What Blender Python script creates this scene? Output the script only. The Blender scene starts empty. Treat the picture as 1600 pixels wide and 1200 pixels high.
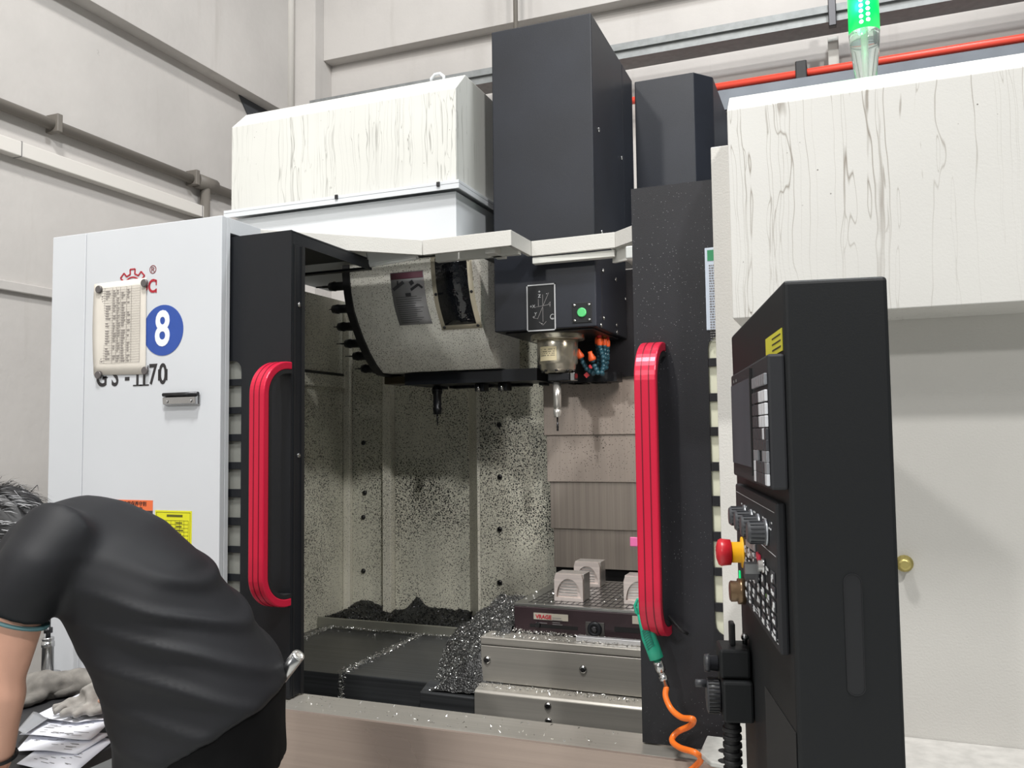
import bpy, bmesh, math, random
from mathutils import Vector, Matrix, noise
random.seed(7)
SC = bpy.context.scene
COL = SC.collection
R = math.radians

# ------------------------------------------------------------------ camera
FPX, YAW, PITCH, ROLL = 1319.8, R(21.4028), R(3.5139), R(-0.6941)
CAM = Vector((0, -2.0, 1.6))
FW = Vector((-math.sin(YAW) * math.cos(PITCH), math.cos(YAW) * math.cos(PITCH), math.sin(PITCH)))
r0 = Vector((math.cos(YAW), math.sin(YAW), 0)); u0 = r0.cross(FW)
RI = r0 * math.cos(ROLL) + u0 * math.sin(ROLL)
UP = u0 * math.cos(ROLL) - r0 * math.sin(ROLL)
cd = bpy.data.cameras.new('camera'); cam = bpy.data.objects.new('camera', cd); COL.objects.link(cam)
cd.sensor_width = 36; cd.sensor_fit = 'HORIZONTAL'; cd.lens = FPX / 1600 * 36; cd.clip_start = 0.05
M = Matrix.Identity(4)
for i in range(3):
    M[i][0], M[i][1], M[i][2], M[i][3] = RI[i], UP[i], -FW[i], CAM[i]
cam.matrix_world = M
SC.camera = cam

# ------------------------------------------------------------------ world, lamps, exposure
w = bpy.data.worlds.new('hall_light'); SC.world = w; w.use_nodes = True
bg = w.node_tree.nodes['Background']
bg.inputs[0].default_value = (0.86, 0.93, 1.0, 1); bg.inputs[1].default_value = 0.34
def lamp(name, loc, target, power, size, col=(1, .985, .96)):
    l = bpy.data.lights.new(name, 'AREA'); l.shape = 'DISK'; l.size = size; l.energy = power; l.color = col
    o = bpy.data.objects.new(name, l); COL.objects.link(o); o.location = loc
    o.rotation_euler = (Vector(target) - Vector(loc)).to_track_quat('-Z', 'Y').to_euler()
    return o
lamp('high_bay_lamp', (-0.7, -4.4, 5.6), (-0.9, 0, 1.2), 45, 0.42)
lamp('high_bay_lamp', (2.6, -4.4, 6.6), (-1.0, 0.4, 1.2), 520, 0.42)
lamp('high_bay_lamp', (-3.2, -12.5, 6.8), (-1.0, 0, 1.4), 680, 0.6)
lamp('high_bay_lamp', (0.4, 0.9, 5.6), (-1.2, 0.8, 2.4), 150, 0.5, (.95, .98, 1))
lamp('high_bay_lamp', (-1.0, -1.7, 6.4), (-1.0, -1.5, 0), 560, 0.6)
SC.view_settings.view_transform = 'Standard'; SC.view_settings.look = 'None'
SC.view_settings.exposure = -0.92; SC.view_settings.gamma = 1.0
SC.view_settings.use_curve_mapping = False

# ------------------------------------------------------------------ helpers
def at(px, py, X=None, Y=None, Z=None, D=None):
    """the point of the place seen at a picture position, on the plane X=, Y=, Z= or at a forward distance D"""
    d = FW + RI * ((px - 800) / FPX) - UP * ((py - 600) / FPX)
    if Y is not None: t = (Y - CAM.y) / d.y
    elif X is not None: t = (X - CAM.x) / d.x
    elif Z is not None: t = (Z - CAM.z) / d.z
    else: t = D
    return CAM + d * t

class MB:
    def __init__(s): s.v = []; s.f = []; s.sm = []
    def add(s, vs, fs, smooth=False):
        b = len(s.v); s.v += [tuple(v) for v in vs]
        for f in fs: s.f.append([b + i for i in f]); s.sm.append(smooth)
        return s
    def box(s, x0, x1, y0, y1, z0, z1):
        return s.hexa([(x0, y0, z0), (x1, y0, z0), (x1, y1, z0), (x0, y1, z0)], [(x0, y0, z1), (x1, y0, z1), (x1, y1, z1), (x0, y1, z1)])
    def hexa(s, lo, hi):
        n = len(lo)
        return s.add(list(lo) + list(hi), [list(range(n))[::-1], list(range(n, 2 * n))] + [[i, (i + 1) % n, n + (i + 1) % n, n + i] for i in range(n)])
    def obox(s, c, ax, ay, az):
        """oriented box: centre and three half-axis vectors"""
        c, ax, ay, az = map(Vector, (c, ax, ay, az))
        q = [(-1, -1), (1, -1), (1, 1), (-1, 1)]
        return s.hexa([c + ax * i + ay * j - az for i, j in q], [c + ax * i + ay * j + az for i, j in q])
    def prism(s, poly, e):
        e = Vector(e); lo = [Vector(p) for p in poly]
        return s.hexa(lo, [p + e for p in lo])
    def ring_loft(s, rings, cap=True, smooth=True, closed=True):
        n = len(rings[0]); vs = [p for r in rings for p in r]; fs = []
        m = n if closed else n - 1
        for k in range(len(rings) - 1):
            for i in range(m):
                fs.append([k * n + i, k * n + (i + 1) % n, (k + 1) * n + (i + 1) % n, (k + 1) * n + i])
        s.add(vs, fs, smooth)
        if cap and closed:
            b = len(s.v) - len(vs)
            s.f.append([b + i for i in range(n)][::-1]); s.sm.append(False)
            s.f.append([b + (len(rings) - 1) * n + i for i in range(n)]); s.sm.append(False)
        return s
    def tube(s, pts, r, n=10, smooth=True):
        pts = [Vector(p) for p in pts]; rs = r if isinstance(r, (list, tuple)) else [r] * len(pts)
        rings = []; prev = None
        for i, p in enumerate(pts):
            t = (pts[min(i + 1, len(pts) - 1)] - pts[max(i - 1, 0)]).normalized()
            if prev is None:
                a = t.cross(Vector((0, 0, 1)))
                if a.length < 1e-3: a = t.cross(Vector((1, 0, 0)))
                a.normalize()
            else:
                a = (prev - t * prev.dot(t)).normalized()
            prev = a; b = t.cross(a)
            rings.append([p + (a * math.cos(6.28319 * k / n) + b * math.sin(6.28319 * k / n)) * rs[i] for k in range(n)])
        return s.ring_loft(rings, True, smooth)
    def lathe(s, c, axis, prof, n=20, smooth=True):
        """prof: list of (distance along the axis, radius)"""
        c = Vector(c); t = Vector(axis).normalized()
        a = t.cross(Vector((0, 0, 1)))
        if a.length < 1e-3: a = t.cross(Vector((1, 0, 0)))
        a.normalize(); b = t.cross(a)
        rings = [[c + t * d + (a * math.cos(6.28319 * k / n) + b * math.sin(6.28319 * k / n)) * max(r, 1e-4) for k in range(n)] for d, r in prof]
        return s.ring_loft(rings, True, smooth)
    def sphere(s, c, r, n=10, m=7, sx=1, sy=1, sz=1):
        c = Vector(c); rings = []
        for j in range(m + 1):
            th = math.pi * (j + .02 if j == 0 else j - .02 if j == m else j) / m
            rings.append([c + Vector((math.sin(th) * math.cos(6.28319 * k / n) * r * sx, math.sin(th) * math.sin(6.28319 * k / n) * r * sy, math.cos(th) * r * sz)) for k in range(n)])
        return s.ring_loft(rings, True, True)
    def bar(s, a, b, w, up=(0, 0, 1), h=None):
        """straight bar of section w x h from a to b"""
        a, b = Vector(a), Vector(b); t = (b - a); L = t.length; t.normalize()
        x = t.cross(Vector(up)); x.normalize(); y = x.cross(t)
        return s.obox((a + b) / 2, t * (L / 2), x * (w / 2), y * ((h or w) / 2))
    def build(s, name, mat, parent=None, bevel=0, seg=2, wn=False):
        me = bpy.data.meshes.new(name); me.from_pydata(s.v, [], s.f); 
        for p, q in zip(me.polygons, s.sm): p.use_smooth = q
        bm = bmesh.new(); bm.from_mesh(me)
        bmesh.ops.recalc_face_normals(bm, faces=bm.faces)
        if bevel:
            ed = [e for e in bm.edges if len(e.link_faces) == 2 and e.calc_face_angle() > 0.5]
            bmesh.ops.bevel(bm, geom=ed, offset=bevel, segments=seg, affect='EDGES', profile=0.5, clamp_overlap=True)
        bm.to_mesh(me); bm.free()
        if mat: me.materials.append(mat)
        o = bpy.data.objects.new(name, me); COL.objects.link(o)
        if parent is not None: put(o, parent)
        return o

def put(o, parent):
    o.parent = parent
    o.location = o.location - parent.location if parent.type == 'EMPTY' else o.location
def tag(o, label=None, cat=None, group=None, kind=None):
    if label: o['label'] = label
    if cat: o['category'] = cat
    if group: o['group'] = group
    if kind: o['kind'] = kind
    return o
def thing(name, loc, label, cat, group=None):
    o = bpy.data.objects.new(name, None); COL.objects.link(o); o.location = loc; o.empty_display_size = .05
    return tag(o, label, cat, group)
def share(proto, delta, parent=None):
    c = proto.copy(); COL.objects.link(c)
    c.parent = parent if parent is not None else proto.parent
    c.location = proto.location + Vector(delta)
    return c
def box(name, mat, x0, x1, y0, y1, z0, z1, parent=None, bevel=0.002):
    return MB().box(x0, x1, y0, y1, z0, z1).build(name, mat, parent, bevel)

# ------------------------------------------------------------------ materials
MATS = {}
def lin(c):
    return tuple(((x / 255) / 12.92 if x / 255 <= .04045 else ((x / 255 + .055) / 1.055) ** 2.4) for x in c) + (1,)
class NT:
    def __init__(s, name):
        s.m = bpy.data.materials.new(name); s.m.use_nodes = True; s.t = s.m.node_tree; s.b = s.t.nodes['Principled BSDF']
    def n(s, typ, **kw):
        x = s.t.nodes.new(typ)
        for k, v in kw.items():
            if k in x.inputs.keys(): x.inputs[k].default_value = v
            else: setattr(x, k, v)
        return x
    def l(s, a, b): s.t.links.new(a, b)
    def coords(s, scale=(1, 1, 1), rot=(0, 0, 0)):
        tc = s.n('ShaderNodeTexCoord'); mp = s.n('ShaderNodeMapping')
        mp.inputs['Scale'].default_value = scale; mp.inputs['Rotation'].default_value = rot
        s.l(tc.outputs['Object'], mp.inputs['Vector']); return mp.outputs[0]
    def noise(s, scale, detail=3, sc=(1, 1, 1), rough=.5):
        x = s.n('ShaderNodeTexNoise'); x.inputs['Scale'].default_value = scale; x.inputs['Detail'].default_value = detail
        x.inputs['Roughness'].default_value = rough
        s.l(s.coords(sc), x.inputs['Vector']); return x.outputs['Fac']
    def vor(s, scale, sc=(1, 1, 1)):
        x = s.n('ShaderNodeTexVoronoi'); x.inputs['Scale'].default_value = scale
        s.l(s.coords(sc), x.inputs['Vector']); return x.outputs['Distance']
    def ramp(s, fac, stops):
        x = s.n('ShaderNodeValToRGB'); e = x.color_ramp.elements
        e[0].position, e[0].color = stops[0][0], (stops[0][1],) * 3 + (1,)
        e[1].position, e[1].color = stops[-1][0], (stops[-1][1],) * 3 + (1,)
        for p, v in stops[1:-1]:
            q = e.new(p); q.color = (v, v, v, 1)
        s.l(fac, x.inputs[0]); return x.outputs[0]
    def math(s, op, a, b):
        x = s.n('ShaderNodeMath', operation=op)
        for i, q in enumerate((a, b)):
            if isinstance(q, (int, float)): x.inputs[i].default_value = q
            else: s.l(q, x.inputs[i])
        return x.outputs[0]
    def mix(s, fac, a, b):
        x = s.n('ShaderNodeMix', data_type='RGBA')
        for sock, q in ((x.inputs[0], fac), (x.inputs[6], a), (x.inputs[7], b)):
            if isinstance(q, (int, float)): sock.default_value = q
            elif isinstance(q, tuple): sock.default_value = q
            else: s.l(q, sock)
        return x.outputs[2]
    def bump(s, h, strength, dist=.002):
        x = s.n('ShaderNodeBump'); x.inputs['Strength'].default_value = strength; x.inputs['Distance'].default_value = dist
        s.l(h, x.inputs['Height']); s.l(x.outputs[0], s.b.inputs['Normal'])
def mat(name, col, rough=.5, metal=0, var=0, vs=6, bump=0, bs=300, bd=.001, spec=None, emit=None, es=0, trans=0, ior=None):
    if name in MATS: return MATS[name]
    t = NT(name); c = lin(col)
    t.b.inputs['Base Color'].default_value = c; t.b.inputs['Roughness'].default_value = rough; t.b.inputs['Metallic'].default_value = metal
    if spec is not None: t.b.inputs['Specular IOR Level'].default_value = spec
    if trans: t.b.inputs['Transmission Weight'].default_value = trans
    if ior: t.b.inputs['IOR'].default_value = ior
    if emit: t.b.inputs['Emission Color'].default_value = lin(emit); t.b.inputs['Emission Strength'].default_value = es
    if var:
        d = tuple(x * (1 - var) for x in c[:3]) + (1,)
        t.l(t.mix(t.ramp(t.noise(vs, 5), [(.3, 0), (.7, 1)]), d, c), t.b.inputs['Base Color'])
    if bump: t.bump(t.noise(bs, 2), bump, bd)
    MATS[name] = t.m; return t.m
def streak_mat(name, col, stain, freq, amount, wd, bump=.25):
    """painted sheet metal with dried vertical drips"""
    t = NT(name); c = lin(col); s = lin(stain)
    wob = t.n('ShaderNodeTexNoise'); wob.inputs['Scale'].default_value = 4; t.l(t.coords((1.6, 1.6, 1)), wob.inputs['Vector'])
    sb = t.n('ShaderNodeVectorMath', operation='MULTIPLY'); sb.inputs[1].default_value = (.04, .04, 0); t.l(wob.outputs['Color'], sb.inputs[0])
    ad = t.n('ShaderNodeVectorMath', operation='ADD'); t.l(t.coords(), ad.inputs[0]); t.l(sb.outputs[0], ad.inputs[1])
    def drip(fr, zs):
        mu = t.n('ShaderNodeVectorMath', operation='MULTIPLY'); mu.inputs[1].default_value = (fr, fr, zs); t.l(ad.outputs[0], mu.inputs[0])
        x = t.n('ShaderNodeTexNoise'); x.inputs['Scale'].default_value = 1; x.inputs['Detail'].default_value = 2; t.l(mu.outputs[0], x.inputs['Vector']); return x.outputs['Fac']
    v = drip(freq, .16)
    line = t.ramp(v, [(.492 - wd, 0), (.492 - wd * .3, 1), (.492 + wd * .3, 1), (.492 + wd, 0)])
    v2 = drip(freq * 1.7, .22)
    line2 = t.ramp(v2, [(.526 - wd, 0), (.526 - wd * .3, .8), (.526 + wd * .3, .8), (.526 + wd, 0)])
    fade = t.ramp(t.noise(2.2, 3), [(.35, .15), (.65, 1)])
    f = t.math('MULTIPLY', t.math('MAXIMUM', line, line2), t.math('MULTIPLY', fade, amount))
    dots = t.ramp(t.vor(34), [(.045, 1), (.06, 0)])
    dots = t.math('MULTIPLY', dots, t.ramp(t.noise(5, 2), [(.5, 0), (.6, 1)]))
    base = t.mix(t.ramp(t.noise(3, 4), [(.3, 0), (.7, 1)]), tuple(x * .93 for x in c[:3]) + (1,), c)
    cc = t.mix(f, base, s); cc = t.mix(t.math('MULTIPLY', dots, .8), cc, lin((70, 62, 55)))
    t.l(cc, t.b.inputs['Base Color']); t.b.inputs['Roughness'].default_value = .42
    t.bump(t.noise(260, 2), bump, .0008); MATS[name] = t.m; return t.m
def speck_mat(name, col, dark, dens, scale=95, rough=.55):
    """painted sheet peppered with stuck metal chips"""
    t = NT(name); c = lin(col); k = lin(dark)
    n = t.ramp(t.noise(1.7, 4), [(.3, .16), (.52, .30), (.72, .42)])
    a = t.math('LESS_THAN', t.vor(scale), t.math('MULTIPLY', n, dens))
    b = t.math('LESS_THAN', t.vor(scale * 2.1), t.math('MULTIPLY', n, dens * 1.1))
    f = t.math('MAXIMUM', a, b)
    run = t.ramp(t.noise(1.0, 2, (16, 16, .8)), [(.42, 0), (.8, .5)])
    base = t.mix(run, c, tuple(x * .72 for x in c[:3]) + (1,))
    t.l(t.mix(f, base, k), t.b.inputs['Base Color']); t.b.inputs['Roughness'].default_value = rough
    MATS[name] = t.m; return t.m
def brushed_mat(name, col, rough=.35, axis=2, bands=.35, specks=0):
    """bright sheet steel with wiped streaks along one axis"""
    t = NT(name); c = lin(col); sc = [70, 70, 70]; sc[axis] = .8
    v = t.noise(1.0, 4, tuple(sc), .7); v2 = t.noise(2.0, 4)
    d = tuple(x * (1 - bands) for x in c[:3]) + (1,)
    cc = t.mix(t.ramp(v, [(.35, 0), (.65, 1)]), d, c)
    if specks:
        n = t.ramp(t.noise(2.2, 4), [(.35, .05), (.7, .5)])
        cc = t.mix(t.math('LESS_THAN', t.vor(120), t.math('MULTIPLY', n, specks)), cc, lin((40, 36, 34)))
    t.l(cc, t.b.inputs['Base Color']); t.b.inputs['Metallic'].default_value = .55
    t.l(t.math('ADD', t.math('MULTIPLY', v2, .25), rough - .1), t.b.inputs['Roughness'])
    MATS[name] = t.m; return t.m
def dusty_black(name, col, speck=.25, rough=.5):
    t = NT(name); c = lin(col)
    n = t.ramp(t.noise(2.4, 4), [(.35, .05), (.7, .4)])
    f = t.math('LESS_THAN', t.vor(150), t.math('MULTIPLY', n, speck))
    base = t.mix(t.ramp(t.noise(3.5, 5), [(.35, 0), (.75, 1)]), c, tuple(min(1, x * 1.7) for x in c[:3]) + (1,))
    cc = t.mix(t.math('MULTIPLY', f, .7), base, lin((165, 165, 170)))
    t.l(cc, t.b.inputs['Base Color']); t.b.inputs['Roughness'].default_value = rough; t.b.inputs['Specular IOR Level'].default_value = .35
    t.bump(t.noise(420, 2), .35, .0008); MATS[name] = t.m; return t.m

WHITE = mat('white_powder_coat', (203, 206, 210), .42, var=.05, vs=2.5, bump=.15, bs=420, bd=.0006)
WHITE2 = mat('white_textured_coat', (199, 197, 192), .5, var=.06, vs=3, bump=.5, bs=220, bd=.0012)
STREAK = streak_mat('white_coat_with_drips', (199, 198, 194), (104, 92, 76), 19, .8, .0055)
STREAK2 = streak_mat('white_coat_with_fine_drips', (203, 203, 198), (86, 82, 74), 26, .8, .009)
BLACK = mat('black_powder_coat', (23, 25, 29), .42, spec=.32, var=.12, vs=3, bump=.25, bs=420, bd=.0006)
BLACKD = dusty_black('dusty_black_coat', (24, 24, 28), .34, .45)
BLACKS = dusty_black('dusty_black_upper', (21, 24, 31), .12, .42)
BLACKP = mat('black_panel_coat', (21, 23, 25), .52, spec=.3, bump=.2, bs=500, bd=.0005)
RUBBER = mat('black_rubber', (18, 18, 20), .6)
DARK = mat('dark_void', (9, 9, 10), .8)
SPECK = speck_mat('cream_coat_with_chips', (212, 210, 194), (30, 30, 28), 1.05, 112)
SPECK2 = speck_mat('cream_coat_few_chips', (216, 213, 198), (46, 42, 36), .8, 120)
STEEL = mat('bright_steel', (190, 190, 190), .22, 1, var=.1, vs=20)
STEELD = mat('dark_steel', (70, 70, 72), .35, 1)
STAIN = brushed_mat('stainless_apron', (176, 172, 164), .34, 0, .15)
PLATE = brushed_mat('wiper_plate_steel', (176, 166, 156), .42, 2, .22)
PLATED = brushed_mat('wiper_plate_steel_spotted', (188, 176, 166), .5, 2, .12, .5)
WAY = brushed_mat('oiled_way_cover', (82, 84, 86), .3, 0, .4)
RED = mat('red_anodised_aluminium', (200, 26, 60), .32, .2)
REDD = mat('dark_red_groove', (110, 12, 34), .4, .3)
INK = mat('black_ink', (38, 36, 38), .5)
GREYINK = mat('grey_ink', (120, 118, 118), .6)
REDINK = mat('red_ink', (168, 34, 48), .5)
BLUE = mat('blue_sticker', (44, 78, 160), .4, var=.1, vs=30)
PAPER = mat('aged_paper', (214, 208, 198), .8, var=.08, vs=14)
PAPERW = mat('white_paper', (232, 234, 242), .7)
ORANGE_S = mat('orange_sticker', (226, 110, 62), .45)
YELLOW_S = mat('yellow_sticker', (216, 214, 30), .45)
GALV = mat('galvanised_steel', (140, 143, 143), .55, .3, var=.2, vs=25)
REDPIPE = mat('red_pipe_paint', (222, 74, 56), .35)
GREYPVC = mat('grey_plastic_pipe', (112, 107, 100), .5)
WALLM = None
def wall_mat(name, col):
    t = NT(name); c = lin(col)
    base = t.mix(t.ramp(t.noise(1.3, 6, rough=.6), [(.35, 0), (.65, 1)]), tuple(x * .88 for x in c[:3]) + (1,), c)
    run = t.ramp(t.noise(1.0, 4, (5, 5, .5), .65), [(.58, 0), (.78, .35)])
    cc = t.mix(run, base, lin((150, 144, 136)))
    scuff = t.math('MULTIPLY', t.ramp(t.noise(9, 6, rough=.75), [(.66, 0), (.72, 1)]), t.ramp(t.noise(1.1, 2), [(.5, 0), (.65, .6)]))
    cc = t.mix(scuff, cc, lin((110, 106, 100)))
    t.l(cc, t.b.inputs['Base Color']); t.b.inputs['Roughness'].default_value = .85
    t.bump(t.noise(24, 5), .18, .01); MATS[name] = t.m; return t.m
WALLM = wall_mat('white_washed_plaster', (194, 190, 186))
FLOORM = mat('grey_epoxy_floor', (206, 207, 203), .4, var=.15, vs=2)

def text(name, s, origin, right, up, size, m, parent, depth=.0006, align='CENTER', xs=1.0, bold=0):
    cu = bpy.data.curves.new(name, 'FONT'); cu.body = s; cu.size = size; cu.align_x = align; cu.align_y = 'CENTER'; cu.extrude = depth; cu.offset = bold
    cu.resolution_u = 4
    o = bpy.data.objects.new(name, cu); COL.objects.link(o)
    bpy.context.view_layer.update()
    dg = bpy.context.evaluated_depsgraph_get()
    me = bpy.data.meshes.new_from_object(o.evaluated_get(dg)); bpy.data.objects.remove(o); bpy.data.curves.remove(cu)
    rt, u = Vector(right).normalized(), Vector(up).normalized(); n = rt.cross(u); og = Vector(origin)
    for v in me.vertices: v.co = og + rt * (v.co.x * xs) + u * v.co.y + n * v.co.z
    me.materials.clear(); me.materials.append(m); me.name = name
    t = bpy.data.objects.new(name, me); COL.objects.link(t)
    if parent is not None: put(t, parent)
    return t
PX, PZ, NY = Vector((1, 0, 0)), Vector((0, 0, 1)), Vector((0, -1, 0))
def displace(o, fn):
    """move every vertex of a frozen mesh by fn(co, normal)"""
    src = [(v.co.copy(), v.normal.copy()) for v in o.data.vertices]; flat = []
    for c_, n_ in src: flat += fn(c_, n_)[:]
    o.data.vertices.foreach_set('co', flat); o.data.update()
def realise(o):
    """freeze an object's modifiers into its mesh"""
    bpy.context.view_layer.update(); dg = bpy.context.evaluated_depsgraph_get()
    me = bpy.data.meshes.new_from_object(o.evaluated_get(dg)); o.modifiers.clear(); o.data = me

# ================================================================== the room
def struct(o): o['kind'] = 'structure'; return o
struct(box('floor', FLOORM, -3.8, 8, -16, 3.2, -.1, 0, bevel=0))
wl = struct(box('wall_left', WALLM, -3.8, -3.6, -16, 3.2, 0, 7, bevel=0))
wb = struct(box('wall_back', WALLM, -3.6, 6, 3.0, 3.2, 0, 7, bevel=0))
struct(box('trim_1', WALLM, -3.6, -3.5, -16, 2.8, 3.84, 7))            # concrete beam along the left wall
struct(box('trim_2', WALLM, -3.6, -3.31, 2.8, 3.0, 0, 7))             # corner pillar
struct(box('trim_3', WALLM, -3.31, 6, 2.9, 3.0, 4.24, 7))             # beam along the back wall
struct(box('trim_4', WALLM, -3.6, -3.575, -8, 2.8, 2.30, 2.345, bevel=.004))   # thin ledge low on the left wall
b = MB().prism([(-3.597, 2.36, 3.838), (-3.597, 2.74, 3.838), (-3.597, 2.74, 3.6), (-3.597, 2.50, 3.68)], (.004, 0, 0))
struct(b.build('window_1', mat('dark_gap', (70, 72, 76), .8), None))

p = tag(MB().tube([(-3.56, -6, 3.165), (-3.56, 2.7, 3.145)], .028, 12).build('conduit_pipe', GREYPVC),
        'long grey conduit running along the left wall above the white cable duct', 'pipe')
m = MB()
for y in (.95, 1.9): MB().box(-3.6, -3.518, y, y + .03, 3.11, 3.2).build('clip', GREYPVC, p, .004)
MB().tube([(-3.56, 2.02, 3.16), (-3.56, 2.02, 2.2)], .03, 12).build('drop_pipe', GREYPVC, p)
MB().tube([(-3.56, 1.94, 3.15), (-3.56, 2.1, 3.15)], .045, 12).build('tee_joint', GREYPVC, p)
d = tag(box('cable_duct', mat('white_duct_plastic', (214, 210, 204), .5), -3.6, -3.545, -6, 2.0, 2.935, 3.005, None, .004),
        'white square cable duct fixed along the left wall below the grey conduit', 'cable duct')
m = MB()
for y in (-1.2, .78, 1.98): MB().box(-3.5995, -3.543, y, y + .004, 2.933, 3.007).build('joint', GREYINK, d)
c = tag(MB().tube([(-3.50, 2.78, 3.85), (-3.50, 2.78, 7)], .028, 10).build('corner_pipe', mat('whitewashed_pipe', (206, 202, 196), .7)),
        'whitewashed vertical pipe in the corner beside the concrete pillar', 'pipe')
tag(MB().tube([(-1.785, 2.69, 3.2), (-1.785, 2.69, 7)], .014, 10).build('hanging_conduit', GREYPVC),
    'thin grey vertical conduit rising behind the tall black spindle cover', 'pipe')
ct = thing('cable_tray', (0, 2.8, 3.9), 'galvanised steel cable tray crossing the back wall above the red pipe', 'cable tray')
MB().box(-3.3, 6, 2.74, 2.745, 3.80, 3.885).box(-3.3, 6, 2.745, 2.9, 3.80, 3.805).build('side_rail', GALV, ct)
MB().box(-3.3, 6, 2.72, 2.745, 3.845, 3.885).build('lid_flange', mat('galvanised_lid', (138, 141, 141), .55, .2, var=.25, vs=30), ct)
for x in (-1.9, .015):
    m = MB(); m.box(x - .02, x + .02, 2.70, 2.74, 3.76, 3.93); m.build('clamp', STEELD, ct, .004)
    MB().box(x - .028, x + .028, 2.93, 2.96, 3.5, 3.8).build('strut', mat('clear_strut', (196, 196, 190), .5), ct, .002)
rp = tag(MB().tube([(-3.3, 2.86, 3.585), (6, 2.86, 3.60)], .022, 12).build('fire_pipe', REDPIPE),
         'red painted pipe running along the back wall under the cable tray', 'pipe')
m = MB()
for x in (-.155, 1.6): MB().box(x - .03, x + .03, 2.82, 2.95, 3.52, 3.65).build('pipe_clamp', RUBBER, rp, .006)
du = tag(box('sheet_metal_duct', mat('dark_grey_sheet', (92, 98, 106), .45, .2, var=.2, vs=8), -.9, 6, 2.8, 3.0, 3.05, 3.545, None, .004),
         'dark grey sheet metal duct under the red pipe on the back wall', 'duct')
MB().tube([(-.9, 2.78, 3.40), (0, 2.78, 3.40)], .02, 8).tube([(-.9, 2.78, 3.20), (0, 2.78, 3.20)], .035, 8).build('duct_pipe', STEELD, du)

# ================================================================== the machine: fixed enclosure
MC = thing('machining_center', (-0.7, 0.9, 0), 'large white and black vertical machining centre filling the picture', 'machine')
# left front panel
LP = box('side_panel', WHITE, -2.247, -1.707, 0, .02, .1, 2.268, MC)
LP2 = box('end_panel', WHITE, -2.395, -2.250, 0, .02, .1, 2.268, MC)
box('panel_return', WHITE, -1.727, -1.707, .021, .038, .1, 2.268, MC, .001)
box('panel_return', WHITE, -1.727, -1.707, .039, .18, 2.222, 2.268, MC, .001)
box('top_cap', WHITE, -2.395, -1.728, .021, .18, 2.248, 2.268, MC, .001)
box('outer_side', WHITE, -2.395, -2.375, .021, 1.9, .1, 2.247, MC, .001)
# right front panel
RP = box('side_panel', WHITE2, -.272, 1.3, 0, .02, .3, 2.276, MC)
MB().box(1.28, 1.3, .021, 1.9, .3, 2.27).build('outer_side', WHITE, MC)
box('lower_ledge', mat('grey_scuffed_paint', (190, 188, 184), .6, var=.2, vs=40), .02, 1.3, -.3, -.001, .88, .957, MC)
kb = at(1413, 880, Y=0)
MB().lathe((kb.x, 0, kb.z), NY, [(0, .016), (.004, .018), (.005, .007), (.012, .012), (.024, .013), (.027, .008)], 16).build('lock_knob', mat('brass', (190, 176, 110), .35, .6), RP)
# cabinet box overhanging at the upper right
OB = MB().prism([(-.21, -.19, 1.84), (-.21, -.19, 2.287), (-.21, -.14, 2.333), (-.21, .55, 2.333), (-.21, .55, 2.277), (-.21, -.001, 2.277), (-.21, -.001, 1.84)], (1.5, 0, 0)).build('cabinet_hood', STREAK, MC, .002)
# roof lip: outline of the roof edge
def lip(pts, z0, z1, th, name, m_, back=None):
    q = [Vector((x, y, 0)) for x, y in pts]
    for a, b in zip(q[:-1], q[1:]):
        t = (b - a).normalized(); n = Vector((-t.y, t.x, 0))
        if n.y < 0: n = -n
        lo = [a, b, b + n * th, a + n * th]
        MB().hexa([p + PZ * z0 for p in lo], [p + PZ * z1 for p in lo]).build(name, m_, MC, .0015)
lip([(-1.714, .184), (-1.312, .53), (-.985, .52), (-.981, .70), (-.683, .69), (-.27, .33)], 2.216, 2.268, .014, 'roof_lip', WHITE2)
UND = mat('white_underside', (206, 206, 200), .55, var=.1, vs=6)
MB().hexa([(x, y, 2.248) for x, y in ((-2.37, .19), (-1.722, .2), (-1.318, .548), (-1.21, .548), (-1.21, .585), (-2.37, .585))],
          [(x, y, 2.264) for x, y in ((-2.37, .19), (-1.722, .2), (-1.318, .548), (-1.21, .548), (-1.21, .585), (-2.37, .585))]).build('roof_plate', UND, MC)
box('roof_plate', UND, -1.205, -.985, .54, .66, 2.244, 2.264, MC, .001)
MB().hexa([(x, y, 2.25) for x, y in ((-.74, .72), (-.67, .71), (-.25, .35), (1.28, .35), (1.28, 1.36), (-.74, 1.36))],
          [(x, y, 2.264) for x, y in ((-.74, .72), (-.67, .71), (-.25, .35), (1.28, .35), (1.28, 1.36), (-.74, 1.36))]).build('roof_plate', UND, MC)
box('roof_rib', UND, -1.30, -.99, .60, .625, 2.205, 2.243, MC)
box('roof_rib', UND, -.98, -.69, .705, .735, 2.19, 2.212, MC)
box('roof_rib', UND, -1.09, -1.055, .55, .66, 2.205, 2.243, MC)
MB().bar((-.70, .74, 2.20), (-.35, .43, 2.17), .012, h=.05).build('roof_brace', UND, MC)
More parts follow.
